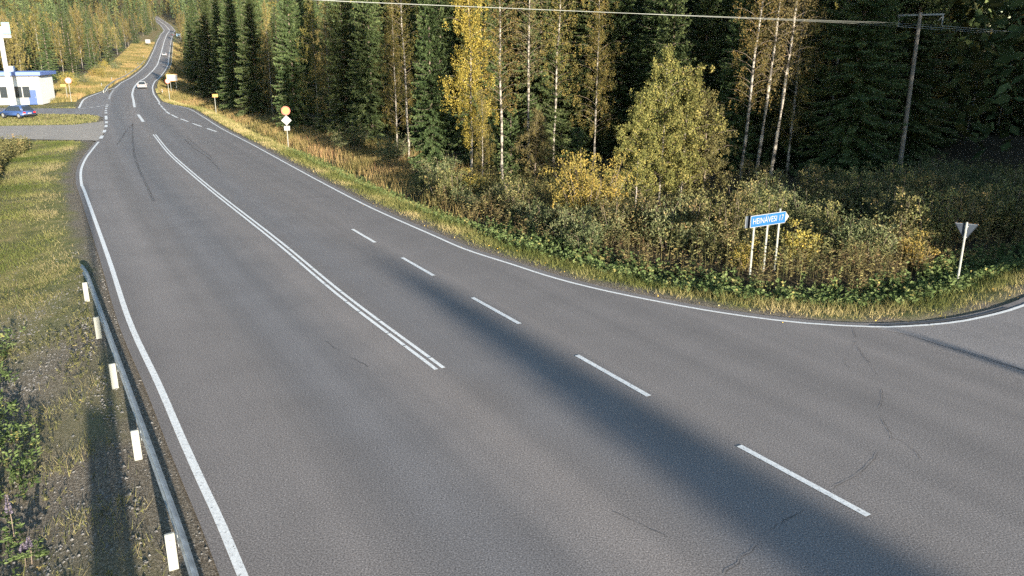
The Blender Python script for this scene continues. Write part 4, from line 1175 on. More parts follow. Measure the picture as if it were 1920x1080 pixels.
# left bank, close to the camera: dark herbs
s, e, d, P = area(7000, 6, 34, -18, -6, 2.2, 9, r, lambda s, e, d, x, y: np.clip(sm(2.1, 3.2, d + 1.2 * vnoise(x, y, 0.5, 15)) * (s < 27), 0, 1))
weeds('bank_herbs', P, r.uniform(0.15, 0.45, len(P)), r, M_HERB, 'dark green herbs covering the bank below the guard rail', 12, 0.11, 0.35, rnd0=0.4)
s, e, d, P = area(6500, 6, 34, -13, -6.4, 0.7, 4.4, r, lambda s, e, d, x, y: np.clip(0.25 + 2.5 * (vnoise(x, y, 0.8, 16) + 0.05), 0.05, 1))
weeds('rail_weeds', P, r.uniform(0.06, 0.2, len(P)), r, M_SHRUBB, 'sparse brown weeds on the stony strip behind the guard rail', 8, 0.06, 0.3, rnd0=0.4)

# right verge
ch = []
s, e, d, P = area(400000, 12, 78, 5.5, 34, 0.2, 3.4, r, lambda s, e, d, x, y: np.clip((0.35 + 1.6 * (0.4 + vnoise(x, y, 1.0, 21))) * sm(0.1, 0.9, d), 0.05, 1) * (1 - sm(2.3, 3.4, d)) * np.clip(1.3 - s / 90, 0.3, 1))
k = 1 + s / 50
ch.append((blades(P, r.uniform(0.10, 0.36, len(P)) * (0.6 + 0.5 * sm(0.5, 1.6, d)), 0.011 * k, r, 0.45), np.clip(0.62 - 0.30 * sm(0.6, 1.5, d) + 0.9 * vnoise(P[:, 0], P[:, 1], 0.6, 22) + r.normal(0, 0.12, len(P)), 0, 1)))
s, e, d, P = area(120000, 76, 190, 3, 16, 0.3, 9, r)
ch.append((blades(P, r.uniform(0.12, 0.4, len(P)), 0.045, r, 0.4), np.clip(0.55 + 0.9 * vnoise(P[:, 0], P[:, 1], 0.4, 23) + r.normal(0, 0.15, len(P)), 0, 1)))
blade_obj('roadside_grass', ch, M_GRASS, 'yellow-green tufted grass along the right road edge')
ch = []
s, e, d, P = area(150000, 34, 150, 5, 22, 2.6, 10.5, r, lambda s, e, d, x, y: np.clip(0.5 + 1.2 * vnoise(x, y, 0.5, 24), 0.1, 1) * sm(2.4, 4.2, d))
ch.append((blades(P, r.uniform(0.35, 0.95, len(P)), 0.022 * (1 + s / 60), r, 0.25), np.clip(0.5 + 0.9 * vnoise(P[:, 0], P[:, 1], 0.35, 25) + r.normal(0, 0.16, len(P)), 0, 1)))
s, e, d, P = area(50000, 150, 520, 3.9, 14, 0.8, 10, r)
ch.append((blades(P, r.uniform(0.3, 0.8, len(P)), 0.14, r, 0.25), np.clip(0.35 + 0.8 * vnoise(P[:, 0], P[:, 1], 0.2, 29) + r.normal(0, 0.16, len(P)), 0, 1)))
s, e, d, P = area(90000, 150, 520, -16, -3.9, 0.8, 12, r)
ch.append((blades(P, r.uniform(0.3, 0.9, len(P)), 0.14, r, 0.25), np.clip(0.34 + 0.9 * vnoise(P[:, 0], P[:, 1], 0.2, 26) + r.normal(0, 0.16, len(P)), 0, 1)))
blade_obj('dry_meadow_grass', ch, M_DRYGRASS, 'tall reddish-brown dry grass on the slopes beside the road')
# leafy green strip, fireweed and dead stalks on the bend
s, e, d, P = area(36000, 13, 34, 5.5, 34, 1.1, 4.8, r, lambda s, e, d, x, y: sm(1.5, 2.4, d) * (1 - sm(3.6, 4.8, d)) * np.clip(0.65 + 1.2 * vnoise(x, y, 0.8, 27), 0, 1))
weeds('leafy_herbs', P, r.uniform(0.12, 0.42, len(P)) * (0.7 + 0.25 * d), r, M_HERB, 'low green leafy plants along the bend of the right verge', 10, 0.13, 0.62, rnd0=0.55)
s, e, d, P = area(6500, 34, 70, 5.5, 14, 1.6, 3.4, r)
weeds('leafy_herbs', P, r.uniform(0.1, 0.35, len(P)), r, M_HERB, 'low green plants further along the right verge', 9, 0.10, 0.5, rnd0=0.6)
s, e, d, P = area(17000, 14, 40, 5.5, 38, 3.0, 8.0, r, lambda s, e, d, x, y: sm(2.9, 4.2, d) * np.clip(0.45 + 1.6 * vnoise(x, y, 0.6, 28), 0.02, 1))
weeds('fireweed', P, r.uniform(0.45, 1.25, len(P)), r, M_FIREWEED, 'withered reddish and brown fireweed stalks below the signs', 18, 0.13, 0.26)
s, e, d, P = area(5000, 16, 44, 12, 45, 5, 16, r)
weeds('undergrowth_weeds', P, r.uniform(0.7, 1.5, len(P)), r, M_SHRUBB, 'dim brown-green weeds under the forest edge', 14, 0.13, 0.4)

# fallen leaves and pebbles
s, e, d, P = area(5000, 10, 40, 4, 32, -0.6, 1.6, r, lambda s, e, d, x, y: np.where(d > 0, 0.5, 0.06))
P[:, 2] = np.where(d > 0, P[:, 2] + 0.05, 0.01)
V, Q = diamonds(P, np.stack([r.normal(size=len(P)), r.normal(size=len(P)), r.normal(0.1, 0.15, len(P))], 1), r.uniform(0.03, 0.07, len(P)), r.uniform(0.03, 0.05, len(P)), r)
tag(obj('fallen_leaves', np_mesh('fallen_leaves', V, Q, None, [M_FALLEN], {'rnd': np.repeat(r.random(len(P)), 4)})), 'yellow fallen leaves along the right road edge', 'leaves', None, 'stuff')
def pebbles(name, P, size, label):
    n = len(P); r2 = np.random.default_rng(5)
    oc = np.array([(1, 0, 0), (-1, 0, 0), (0, 1, 0), (0, -1, 0), (0, 0, 1), (0, 0, -1)], float)
    V = P[:, None, :] + oc[None] * (size[:, None, None] * r2.uniform(0.6, 1.2, (n, 6, 1))) * np.array((1, 1, 0.65))
    F = np.array([(0, 2, 4), (2, 1, 4), (1, 3, 4), (3, 0, 4), (2, 0, 5), (1, 2, 5), (3, 1, 5), (0, 3, 5)])
    T = (F[None] + (np.arange(n) * 6)[:, None, None]).reshape(-1, 3)
    tag(obj(name, np_mesh(name, V.reshape(-1, 3), None, T, [M_STONE])), label, 'gravel', None, 'stuff')
s, e, d, P = area(42000, 6, 36, -12, -6.2, 0.02, 4.5, r, lambda s, e, d, x, y: np.clip(0.35 + 1.4 * vnoise(x, y, 0.8, 31), 0.1, 1))
pebbles('gravel', P, 0.010 + 0.045 * r.random(len(P)) ** 3, 'grey gravel and stones on the strip by the guard rail')
s, e, d, P = area(14000, 10, 46, 4, 30, -0.05, 1.3, r)
pebbles('gravel', P, r.uniform(0.006, 0.022, len(P)), 'fine gravel on the right shoulder')

# lupins at the lower left
def lupin(u, v, h, label):
    p = wpt(u, v, -0.9)
    for _ in range(3): p = wpt(u, v, gz(p.x, p.y))
    root = tag(empty('lupin', (p.x, p.y, p.z)), label, 'flower')
    MB().tube([(0, 0, 0), (0.02, 0.01, h * 0.5), (0.0, 0.03, h)], [0.009, 0.008, 0.004], 5).build('stem', M_TWIG, root)
    r2 = np.random.default_rng(int(h * 100)); n = 150
    t = r2.random(n); az = r2.random(n) * 6.283
    C = np.stack([0.012 * np.cos(az), 0.03 * t + 0.012 * np.sin(az), h * (0.62 + 0.38 * t)], 1)
    A = np.stack([np.cos(az), np.sin(az), np.full(n, 0.35)], 1)
    V, Q = diamonds(C, A, 0.055 * (1.15 - t), 0.03, r2)
    obj('flower_spike', np_mesh('flower_spike', V, Q, None, [M_LUPIN], {'rnd': np.zeros(len(V))}), root)
    C, A = [], []
    for k in range(9):
        a = r2.random() * 6.283; q = np.array((math.cos(a), math.sin(a), 0)) * r2.uniform(0.1, 0.3); q[2] = r2.uniform(0.08, 0.35)
        for j in range(7):
            b = 6.283 * j / 7; C.append(q); A.append((math.cos(b), math.sin(b), 0.25))
    V, Q = diamonds(np.array(C), np.array(A), 0.11, 0.035, r2)
    obj('foliage', np_mesh('lupin_foliage', V, Q, None, [M_HERB], {'rnd': np.repeat(r2.uniform(0.3, 0.8, len(C)), 4)}), root)
lupin(28, 1020, 0.95, 'tall lupin spike leaning on the dark bank, left edge')
lupin(48, 1062, 0.42, 'left one of the pair of short lupin spikes, bottom left')
lupin(60, 1058, 0.5, 'right one of the pair of short lupin spikes, bottom left')
# ------------------------------------------------------------------ guard rails
def rail_profile():
    """W-beam cross-section (offset across, height)"""
    return [(0.00, -0.155), (0.03, -0.14), (0.075, -0.10), (0.075, -0.06), (0.015, -0.02), (0.015, 0.02), (0.075, 0.06), (0.075, 0.10), (0.03, 0.14), (0.0, 0.155)]
bolt_mesh = MB().tube([(0, 0, 0), (-0.018, 0, 0)], [0.016, 0.014], 6).mesh('bolt', M_GALV)
def guard_rail(name, pts, zc, label, cat, posts, posth, face=1, bury=None, thick=0.006, plates=True, post_w=(0.14, 0.10)):
    """pts: list of (x, y, z of the ground); beam centre zc above it"""
    root = tag(empty(name, tuple(pts[0])), label, cat)
    o = Vector(pts[0])
    P = np.array([tuple(p) for p in pts])
    t = np.gradient(P[:, :2], axis=0); t /= np.linalg.norm(t, axis=1)[:, None]
    n = np.stack([t[:, 1], -t[:, 0]], 1) * face
    pr = rail_profile()
    pr2 = pr + [(a - thick * 2, b) for a, b in reversed(pr)]
    K = len(pr2)
    zz = np.full(len(P), zc) if bury is None else np.array(bury)
    V = np.empty((len(P), K, 3))
    for k, (a, b) in enumerate(pr2):
        V[:, k, 0] = P[:, 0] + n[:, 0] * (a + 0.06); V[:, k, 1] = P[:, 1] + n[:, 1] * (a + 0.06); V[:, k, 2] = P[:, 2] + zz + b
    V -= np.array(tuple(o))
    i, j = np.meshgrid(np.arange(len(P) - 1), np.arange(K), indexing='ij')
    a = (i * K + j).ravel(); b = (i * K + (j + 1) % K).ravel()
    Q = np.stack([a, b, b + K, a + K], 1)
    obj('rail', np_mesh('rail', V.reshape(-1, 3), Q, None, [M_GALV], None, False), root)
    ang = math.atan2(t[len(t) // 2][1], t[len(t) // 2][0])
    pm = MB().box((0, 0, posth / 2 - 0.15), (0.055, post_w[0], posth + 0.3), 0).mesh('post', M_POSTG, 0.006)
    for (x, y, z) in posts:
        po = obj('post', pm, root, Vector((x, y, z)) - o, (0, 0, ang))
        if bury is not None:
            obj('bolt', bolt_mesh, po, (-0.031, 0.0, posth - 0.10), (0, 0, 0))
            obj('bolt', bolt_mesh, po, (-0.031, 0.0, posth - 0.22), (0, 0, 0))
            sy = MB()
            for a_, b_ in ((0.083, 0.08), (0.083, -0.08)): sy.box((0, -face * (a_ + 0.013 - 0.0), zc + b_), (0.34, 0.008, 0.05))
            obj('splice_plate', sy.mesh('splice_plate', M_GALV), po)
    return root
gp = []
for s in np.arange(-24, 33.1, 0.5):
    l = np.interp(s, [-24, 11.7, 31.8, 34.5], [0.95, 0.86, 0.44, 0.34])
    p = SL(s, l); gp.append((p.x, p.y, gz(p.x, p.y)))
bury = [0.56 - 0.62 * max(0.0, (s - 28.6) / 4.4) ** 1.3 for s in np.arange(-24, 33.1, 0.5)]
pp = []
for s in np.arange(11.72 - 4.03 * 8, 28.5, 4.03):
    l = np.interp(s, [-24, 11.7, 31.8], [0.88, 0.79, 0.37]); p = SL(s, l); pp.append((p.x, p.y, gz(p.x, p.y)))
pz = np.array([q[2] for q in gp]); pz = np.convolve(np.pad(pz, 6, mode='edge'), np.ones(13) / 13, 'valid')
gp = [(a, b, c) for (a, b, _), c in zip(gp, pz)]
guard_rail('guard_rail', gp, 0.56, 'galvanised guard rail with pale posts beside the left edge line', 'guard rail', pp, 0.62, 1, bury)

def far_rail(s0, s1, e, label, dz=0.0):
    ss = np.arange(s0, s1, 3.0)
    P = se_xyz(ss, np.full(len(ss), e)); Z = ground_z(P[:, 0], P[:, 1])
    pts = [(a, b, c) for a, b, c in zip(P[:, 0], P[:, 1], np.maximum(Z, P[:, 2] - 0.25))]
    guard_rail('guard_rail', pts, 0.6, label, 'guard rail', [tuple(p) for p in pts[::2]], 0.7, -1 if e > 0 else 1, post_w=(0.16, 0.1))
far_rail(178, 360, -5.1, 'distant guard rail curving up the hill along the left edge')
far_rail(300, 520, 5.0, 'distant guard rail on the right side of the hill road')

# ------------------------------------------------------------------ signs
def facing(dx, dy):
    return math.atan2(dy, dx) + math.pi / 2          # local -y points to (dx, dy)

def disc(mb, c, rad, th, n=28):
    p = [(c[0] + rad * math.cos(2 * math.pi * k / n), c[2] + rad * math.sin(2 * math.pi * k / n)) for k in range(n)]
    return mb.prism(p, c[1] - th / 2, c[1] + th / 2)

def rrect(w, h, cx, cz, r=0.04, n=4):
    out = []
    for sx, sz, a0 in ((1, 1, 0), (-1, 1, 90), (-1, -1, 180), (1, -1, 270)):
        for k in range(n + 1):
            a = math.radians(a0 + 90 * k / n)
            out.append((cx + sx * (w / 2 - r) + r * math.cos(a), cz + sz * (h / 2 - r) + r * math.sin(a)))
    return out

def text_mesh(body, size, mat, ext=0.003, squeeze=1.0):
    cu = bpy.data.curves.new('lettering', 'FONT')
    cu.body = body; cu.size = size; cu.extrude = ext; cu.align_x = 'CENTER'; cu.align_y = 'CENTER'
    t = bpy.data.objects.new('tmp_text', cu); COL.objects.link(t)
    me = bpy.data.meshes.new_from_object(t.evaluated_get(bpy.context.evaluated_depsgraph_get()))
    bpy.data.objects.remove(t)
    me.materials.clear(); me.materials.append(mat)
    co = np.zeros(len(me.vertices) * 3, np.float32); me.vertices.foreach_get('co', co); co = co.reshape(-1, 3)
    co[:, 0] *= squeeze
    co = np.stack([co[:, 0], -co[:, 2], co[:, 1]], 1)      # stand it up, reading from -y
    me.vertices.foreach_set('co', np.ascontiguousarray(co).ravel())
    return me

# blue direction sign: two panels back to back on three posts
pL = wdepth(1404.5, 414, 28.45); pR = wdepth(1476.5, 405, 29.45)
mid = (pL + pR) / 2
axis_d = Vector((pR.x - pL.x, pR.y - pL.y, 0)); length = axis_d.length
gzv = gz(mid.x, mid.y)
rzv = math.atan2(axis_d.y, axis_d.x)
sg = tag(empty('direction_sign', (mid.x, mid.y, gzv), rzv), 'blue arrow-shaped direction sign on three posts in the shrubs by the junction', 'sign')
pz_ = 1.80 - gzv
hl, hh = length / 2, 0.215
arrow = [(-hl, -hh), (hl - 0.22, -hh), (hl, 0), (hl - 0.22, hh), (-hl, hh)]
def shp(k): return [(x * 1.0 - (k if x > 0 else -k), z - math.copysign(k, z) if abs(z) > 1e-6 else z) for x, z in arrow]
T = Matrix.Translation((0, 0, pz_))
MB().prism([(x, z + pz_) for x, z in arrow], -0.075, -0.055).build('panel', M_SIGNW, sg)
bl = [(-hl + 0.018, -hh + 0.018), (hl - 0.20, -hh + 0.018), (hl - 0.20, hh - 0.018), (-hl + 0.018, hh - 0.018)]
bp_ = MB().prism([(x, z + pz_) for x, z in bl], -0.080, -0.0745).build('blue_field', M_SIGNB, sg)
tm = text_mesh('HEINÄVESI 17', 0.30, M_SIGNW, 0.002, 1.0)
w_t = max(v.co.x for v in tm.vertices) - min(v.co.x for v in tm.vertices)
for v in tm.vertices: v.co.x *= (2 * hl - 0.42) / w_t
obj('lettering', tm, bp_, (-0.10, -0.0835, pz_ - 0.005))
MB().prism([(x - 0.10, z + pz_ - 0.02) for x, z in ((-hl, -hh), (hl - 0.25, -hh), (hl - 0.25, hh), (-hl, hh))], 0.055, 0.075).build('rear_panel', M_SIGNBACK, sg)
MB().box((-hl - 0.102, 0.065, pz_ - 0.02), (0.012, 0.03, 0.43)).build('rear_panel_edge', M_SIGNW, sg)
for k, x in enumerate((-hl + 0.28, 0.0, hl - 0.42)):
    y = (0.0, 0.02, 0.0)[k]
    MB().tube([(x, y, -0.3), (x, y, pz_ + (0.32 if k == 2 else 0.20))], 0.036, 8).build('post', M_POSTG, sg)

# yield sign, seen from behind
pb = wpt(1794, 535, 0); pb = wpt(1794, 535, gz(pb.x, pb.y))
ys = tag(empty('yield_sign', (pb.x, pb.y, pb.z), math.atan2(-0.42, 0.80)), 'triangular yield sign seen from its dark grey back, at the side road', 'sign')
hz = 1.95 - pb.z
tri = [(-0.39, hz + 0.0), (0.39, hz + 0.0), (0.0, hz - 0.68)]
def rtri(k):
    c = Vector((0, hz - 0.226)); out = []
    for x, z in tri:
        p = Vector((x, z)); d = (c - p).normalized(); t_ = Vector((-d.y, d.x))
        p2 = p + d * (k * 1.0)
        out += [tuple(p2 + t_ * k * 0.4), tuple(p2 - t_ * k * 0.4)]
    return out
MB().prism(rtri(0.05), 0.035, 0.05).build('back_plate', M_SIGNBACK, ys)
MB().prism(rtri(0.045), 0.051, 0.056).build('front_face', M_SIGNY, ys)
rim = MB()
tp = [Vector((x, 0.042, z)) for x, z in rtri(0.05)]
rim.tube([tuple(p) for p in tp] + [tuple(tp[0])], 0.007, 6).build('rim', M_GALV, ys)
MB().tube([(0, 0, -0.3), (0, 0, hz + 0.03)], 0.036, 8).build('post', M_POSTG, ys)
for z in (hz - 0.12, hz - 0.5): MB().box((0, 0.02, z), (0.12, 0.03, 0.04)).build('clamp', M_POSTG, ys)

def post_sign(name, u, v, label, face=(0.35, -0.94), posth=3.0, z=None, dep=None):
    if dep is None:
        p = wpt(u, v, 0); p = wpt(u, v, gz(p.x, p.y)); p = wpt(u, v, gz(p.x, p.y))
    else:
        p = wdepth(u, v, dep); p.z = gz(p.x, p.y)
    root = tag(empty(name, tuple(p), facing(*face)), label, 'sign')
    MB().tube([(0, 0.05, -0.3), (0, 0.05, posth)], 0.036, 8).build('post', M_POSTG, root)
    return root
# round speed sign + diamond + plate
t3 = post_sign('road_sign', 541, 277, 'pole with round yellow sign, white diamond and small white plate below', posth=3.5)
b = disc(MB(), (0, 0, 3.22), 0.385, 0.02).build('round_sign', M_SIGNR, t3)
disc(MB(), (0, -0.013, 3.22), 0.27, 0.006).build('yellow_field', M_SIGNY, b)
MB().prism([(0, 2.84), (0.45, 2.39), (0, 1.94), (-0.45, 2.39)], -0.01, 0.01).build('diamond_sign', M_SIGNW, t3, 0.004)
MB().prism(rrect(0.50, 0.40, 0, 1.71), -0.01, 0.01).build('lower_plate', M_SIGNW, t3)
# small yellow plate
t4 = post_sign('yellow_plate_sign', 405.5, 213, 'small yellow rectangular plate on a thin post by the right verge', posth=2.62)
MB().prism(rrect(0.72, 0.42, 0.08, 2.42), -0.01, 0.01).build('plate', M_SIGNY, t4)
# big white board on two posts with a round sign in front of it
t5 = post_sign('board_sign', 321.5, 173.5, 'large white board with yellow rim on two posts beyond the lay-by', posth=2.6, face=(0.2, -0.98))
MB().tube([(1.1, 0.05, -0.4), (1.1, 0.05, 2.6)], 0.045, 8).build('post', M_POSTG, t5)
bb = MB().prism(rrect(2.25, 1.45, 0.45, 3.0), -0.02, 0.02).build('board', M_SIGNY, t5)
MB().prism(rrect(2.05, 1.25, 0.45, 3.0), -0.03, -0.022).build('white_field', M_SIGNW, bb)
t6 = post_sign('round_road_sign', 318.5, 189.5, 'round white sign with red rim on a tall post before the large white board', posth=3.6, face=(0.2, -0.98))
b = disc(MB(), (0, 0, 3.25), 0.40, 0.02).build('round_sign', M_SIGNR, t6)
disc(MB(), (0, -0.013, 3.25), 0.32, 0.006).build('white_field', M_SIGNW, b)
# left junction signs
t7 = post_sign('round_road_sign', 134, 191, 'round white sign with red rim at the left junction', posth=3.6, face=(0.4, -0.9))
b = disc(MB(), (0, 0, 3.35), 0.50, 0.02).build('round_sign', M_SIGNR, t7)
disc(MB(), (0, -0.013, 3.35), 0.41, 0.006).build('white_field', M_SIGNW, b)
t8 = post_sign('yellow_plate_sign', 127, 187, 'small yellow plate on a post left of the round sign at the left junction', posth=2.55, face=(0.4, -0.9))
MB().prism(rrect(0.85, 0.42, -0.38, 2.38), -0.01, 0.01).build('plate', M_SIGNY, t8)
# far boards
t9 = post_sign('board_sign', 277.5, 80, 'small distant white board left of the hill road', posth=2.2, face=(0.3, -0.95), dep=430)
MB().prism(rrect(2.4, 1.9, 0, 2.4), -0.04, 0.04).build('board', M_SIGNW, t9)
ta = post_sign('blue_board_sign', 336, 78, 'small distant blue board right of the hill crest', posth=2.2, face=(0.3, -0.95), dep=500)
MB().prism(rrect(2.4, 1.6, 0, 2.8), -0.04, 0.04).build('board', plain('sign_light_blue', (0.02, 0.10, 0.20), 0.4), ta)

# roadside marker posts
def marker(s, e, label):
    x, y, z = se_xyz(s, e)
    root = tag(empty('marker_post', (float(x), float(y), gz(float(x), float(y)))), label, 'marker post', 'roadside marker posts')
    MB().prism([(-0.06, -0.2), (0.06, -0.2), (0.06, 1.0), (-0.02, 1.08), (-0.06, 1.08)], -0.04, 0.04).build('body', M_WHITE, root)
    MB().box((0, -0.043, 0.85), (0.122, 0.008, 0.16)).build('reflector_band', M_BLACK, root)
for s, e, l in ((200, -6.4, 'white marker post nearest the left junction, behind the far guard rail'), (232, -6.4, 'white marker post second from the left junction'), (275, -6.4, 'white marker post third from the left junction'), (330, -6.2, 'white marker post high on the left of the hill road'),
                (390, -6.2, 'white marker post left of the road near the crest'), (168, 5.2, 'white marker post at the right road edge beyond the large board')):
    marker(s, e, l)

# ------------------------------------------------------------------ power line
pb = wpt(1683, 341, 0); pb = wpt(1683, 341, gz(pb.x, pb.y))
ph = 9.85 - pb.z; occupied.append((pb.x, pb.y))
pole = tag(empty('power_pole', tuple(pb), math.atan2(-0.63, 0.77)), 'grey wooden power pole with cross-arm standing before the dark forest', 'pole')
MB().tube([(0, 0, -0.4), (0.0, 0, ph * 0.5), (0, 0, ph)], [0.15, 0.125, 0.10], 10).build('shaft', M_WOODPOLE, pole)
MB().box((0, 0.13, ph - 0.13), (2.5, 0.09, 0.09)).build('cross_arm', M_GALV, pole)
for x in (-1.2, 0.0, 1.2):
    ins = MB().tube([(x, 0.13, ph - 0.18), (x + (0.0), 0.13, ph - 0.52)], [0.03, 0.03], 6).build('hanger', M_GALV, pole)
    m = MB()
    for k in range(4): m.tube([(x, 0.13, ph - 0.50 - k * 0.07), (x, 0.13, ph - 0.53 - k * 0.07)], [0.075, 0.05], 8)
    m.build('insulator', M_INSUL, pole)
for x in (-1.2, 1.2): MB().tube([(x, 0.12, ph - 0.2), (x * 0.82, 0.12, ph - 0.48)], 0.02, 5).build('brace', M_GALV, pole)
ca, sa = math.cos(math.atan2(-0.63, 0.77)), math.sin(math.atan2(-0.63, 0.77))
for k, x in enumerate((-1.2, 0.0, 1.2)):
    ax_, ay_ = pb.x + ca * x, pb.y + sa * x
    ztop = pb.z + ph - 0.76
    near = [Vector((ax_, ay_, ztop))]
    for t, z in ((0.25, 9.0), (0.5, 8.84), (0.75, 8.68), (1.0, 8.53), (1.3, 8.50), (1.7, 8.7), (2.2, 9.2)):
        x2 = x * (1 - 0.95 * min(1, t * 1.4))
        near.append(Vector((pb.x - 27.2 * t + ca * x2, pb.y - 32.8 * t + sa * x2, z - 0.0)))
    pts = smooth3 = [tuple(p) for p in near]
    w = MB().tube(pts, 0.0036, 5)
    farp = [(ax_, ay_, ztop), (ax_ + 13, ay_ + 14.5, ztop + 0.0), (ax_ + 26, ay_ + 29, 9.75), (ax_ + 50, ay_ + 57, 11.5)]
    w.tube(farp, 0.010, 5)
    tag(w.build('power_wire', M_WIRE), ('left wire', 'middle wire', 'right wire')[k] + ' of the power line as it meets the cross-arm', 'wire', 'power line wires')

# ------------------------------------------------------------------ camera mast beside the rail (its cabinet shades the bank)
mast = tag(empty('camera_mast', (0.05, -0.55, gz(0.05, -0.55))), 'steel road-weather mast carrying the viewpoint, behind the picture', 'mast')
MB().tube([(0, 0, -0.3), (0, 0, 8.3)], [0.10, 0.07], 10).build('pole', M_GALV, mast)
MB().box((-0.28, -0.15, 2.35), (0.38, 0.35, 1.3), 0.3).build('cabinet', M_GALV, mast, 0.01)

# ------------------------------------------------------------------ vehicles
def car(name, loc, rz, paint, label, L=4.4, W=1.8, H=1.48, van=False):
    """car facing local +y, wheels on the ground"""
    root = tag(empty(name, loc, rz), label, 'car' if not van else 'van')
    h0, hb = 0.30, 0.86 if not van else 1.0
    side = [(-L / 2, 0.42), (-L / 2 + 0.06, hb - 0.05), (-L / 2 + 0.35, hb + 0.04), (L / 2 - 1.1, hb), (L / 2 - 0.15, hb - 0.22), (L / 2, 0.55), (L / 2 - 0.05, h0), (-L / 2 + 0.05, h0)]
    M90 = Matrix.Rotation(math.pi / 2, 4, 'Z')
    MB().prism(side, -W / 2, W / 2, M90.to_3x3()).build('body', paint, root, 0.07, True)
    y0, y1 = -L / 2 + 0.12, L / 2 - 1.05
    t0, t1 = (y0 + 0.55, y1 - 0.75) if not van else (y0 + 0.12, y1 - 0.45)
    wi = W / 2 - 0.06; wt = W / 2 - 0.24
    cab = [(-wi, y0, hb - 0.02), (wi, y0, hb - 0.02), (wi, y1, hb - 0.02), (-wi, y1, hb - 0.02), (-wt, t0, H), (wt, t0, H), (wt, t1, H), (-wt, t1, H)]
    m = MB(); m.add(cab, [(3, 2, 1, 0), (4, 5, 6, 7), (0, 1, 5, 4), (1, 2, 6, 5), (2, 3, 7, 6), (3, 0, 4, 7)])
    m.build('cabin', paint, root, 0.06, True)
    def pane(idx, name):
        c = [Vector(cab[i]) for i in idx]; ce = sum(c, Vector()) / 4
        nrm = (c[1] - c[0]).cross(c[2] - c[0]).normalized()
        if nrm.dot(ce - Vector((0, (y0 + y1) / 2, hb + 0.25))) < 0: nrm = -nrm
        q = [ce + (p - ce) * 0.84 + nrm * 0.012 for p in c]
        MB().add(q + [p - nrm * 0.02 for p in q], [(0, 1, 2, 3), (7, 6, 5, 4), (0, 4, 5, 1), (1, 5, 6, 2), (2, 6, 7, 3), (3, 7, 4, 0)]).build(name, M_GLASS, root)
    pane((0, 1, 5, 4), 'rear_window'); pane((2, 3, 7, 6), 'windscreen'); pane((1, 2, 6, 5), 'side_window'); pane((3, 0, 4, 7), 'side_window')
    for x in (-1, 1):
        MB().box((x * (W / 2 - 0.2), -L / 2 + 0.02, hb - 0.16), (0.30, 0.09, 0.17)).build('tail_light', M_TAIL, root, 0.02)
        MB().box((x * (W / 2 - 0.25), L / 2 - 0.1, 0.62), (0.32, 0.14, 0.14)).build('headlight', M_GLASS, root, 0.02)
        MB().box((x * (W / 2 + 0.08), y1 - 0.25, hb + 0.08), (0.16, 0.1, 0.12)).build('wing_mirror', paint, root, 0.02)
        for y in (-L / 2 + 0.85, L / 2 - 0.85):
            wh = empty('wheel', (x * (W / 2 - 0.10), y, 0.32), 0, root)
            MB().tube([(-0.11, 0, 0), (0.11, 0, 0)], 0.32, 18).build('tyre', M_TYRE, wh)
            MB().tube([(x * 0.10, 0, 0), (x * 0.118, 0, 0)], 0.20, 12).build('rim', M_RIM, wh)
    MB().box((0, -L / 2 - 0.004, 0.60), (0.50, 0.02, 0.11)).build('number_plate', M_SIGNW, root)
    MB().box((0, -L / 2 + 0.02, 0.40), (W - 0.12, 0.10, 0.16)).build('bumper', M_BLACK, root, 0.03)
    return root
P_SILVER = plain('car_silver', (0.62, 0.61, 0.60), 0.3, 0.2)
P_WHITE = plain('car_white', (0.80, 0.80, 0.80), 0.3)
P_DARK = plain('car_dark', (0.02, 0.025, 0.035), 0.3)
P_BLUE = plain('car_blue', (0.03, 0.06, 0.16), 0.3)
def on_road(s, e):
    p = se_xyz(s, e); q = se_xyz(s + 2, e)
    return (float(p[0]), float(p[1]), float(p[2]) + 0.01), math.atan2(q[1] - p[1], q[0] - p[0]) - math.pi / 2
def s_at(u, v, dep):
    p = wdepth(u, v, dep); s, e = to_se(p.x, p.y); return float(s[0])
l, a = on_road(s_at(272, 166, 172), 1.75)
car('silver_car', l, a, P_SILVER, 'pale silver car driving away just past the junction')
l, a = on_road(s_at(309, 106, 360), 1.8)
car('white_car', l, a, P_WHITE, 'small white car further up the hill road')
l, a = on_road(s_at(325, 68, 525), 4.6)
car('dark_van', l, a, P_DARK, 'dark van at the right road edge on the crest', 5.2, 2.0, 2.3, True)

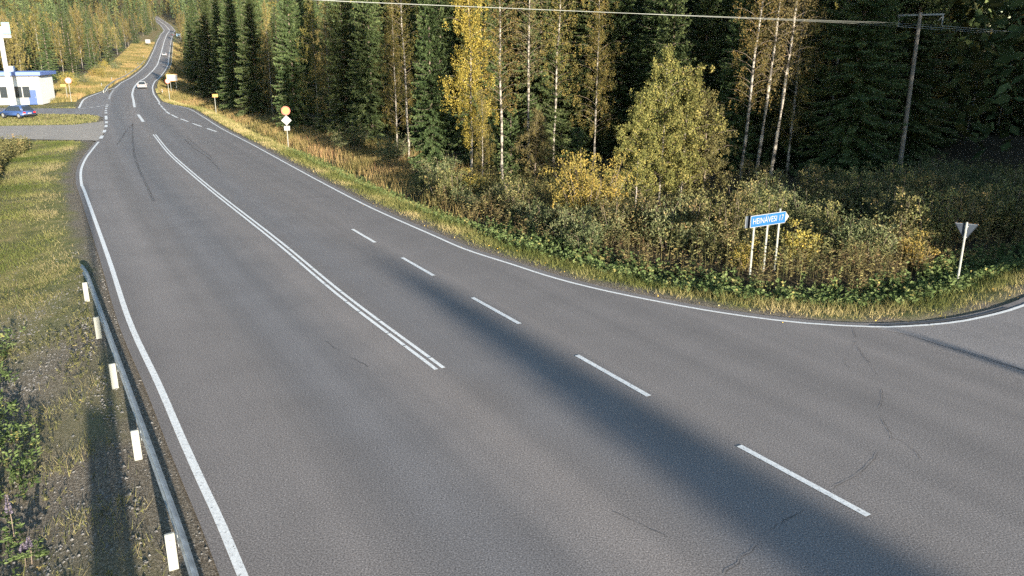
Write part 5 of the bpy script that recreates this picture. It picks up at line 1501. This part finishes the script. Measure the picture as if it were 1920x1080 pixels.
# ------------------------------------------------------------------ roadside yard at the left edge
by = tag(empty('service_building', (-84.0, 129.0, gz(-84, 129)), 0.30), 'low white building with flat blue-edged roof at the left edge of the picture', 'building')
WB, DB, HB = 20.0, 9.0, 4.4
MB().box((0, 0, HB / 2), (WB, DB, HB)).build('wall', M_WHITE, by)
rf = MB().box((0, -0.4, HB + 0.25), (WB + 1.2, DB + 1.8, 0.5)).build('roof', plain('roof_fascia', (0.10, 0.16, 0.40), 0.5), by)
MB().box((5, 1.5, HB + 0.9), (0.9, 0.9, 0.8)).build('chimney', M_WHITE, rf)
for k in range(6):
    w_ = MB().box((-8 + k * 3.1, -DB / 2 - 0.02, 1.9), (2.3, 0.06, 1.9)).build('window', M_SIGNW, by)
    for j in (-1, 1): MB().box((-8 + k * 3.1 + j * 0.55, -DB / 2 - 0.06, 1.9), (0.95, 0.03, 1.65)).build('pane', M_GLASS, w_)
d_ = MB().box((WB / 2 - 1.2, -DB / 2 - 0.03, 1.1), (1.1, 0.06, 2.2)).build('door', P_BLUE, by)
MB().box((WB / 2 - 0.8, -DB / 2 - 0.08, 1.1), (0.05, 0.05, 0.2)).build('handle', M_GALV, d_)
sp_ = wdepth(5, 40, 108)
pyl = tag(empty('sign_pylon', (sp_.x, sp_.y, gz(sp_.x, sp_.y)), 0.55), 'tall white pylon with a turquoise panel at the top left corner', 'sign')
MB().box((-0.55, 0, 5.6), (0.55, 0.35, 11.2)).build('mast', M_WHITE, pyl, 0.02)
MB().box((0.22, 0, 11.0), (0.95, 0.28, 1.5)).build('panel', plain('pylon_turquoise', (0.10, 0.42, 0.46), 0.35, 0, 0.15, 2), pyl, 0.02)
MB().box((0.15, 0, 9.95), (1.1, 0.30, 0.42)).build('lower_panel', M_WHITE, pyl, 0.02)
car('blue_car', (-61.5, 101.5, gz(-61.5, 101.5) + 0.14), 1.2, P_BLUE, 'dark blue car parked on the yard by the left junction')

# ------------------------------------------------------------------ thin autumn haze in the air
hm = bpy.data.materials.new('haze_air'); hm.use_nodes = True
hn = hm.node_tree; hn.nodes.clear()
ho = hn.nodes.new('ShaderNodeOutputMaterial'); hv = hn.nodes.new('ShaderNodeVolumePrincipled')
hv.inputs['Color'].default_value = (0.86, 0.90, 0.95, 1)
hv.inputs['Density'].default_value = 0.00003
hn.links.new(hv.outputs[0], ho.inputs['Volume'])
lo = Vector((-1100, -330, -6)); hi = Vector((800, 1600, 150))
hz_ = MB().box(tuple((lo + hi) / 2), tuple(hi - lo)).build('haze', hm)
tag(hz_, 'thin pale haze in the air over the whole valley', 'haze', None, 'stuff')
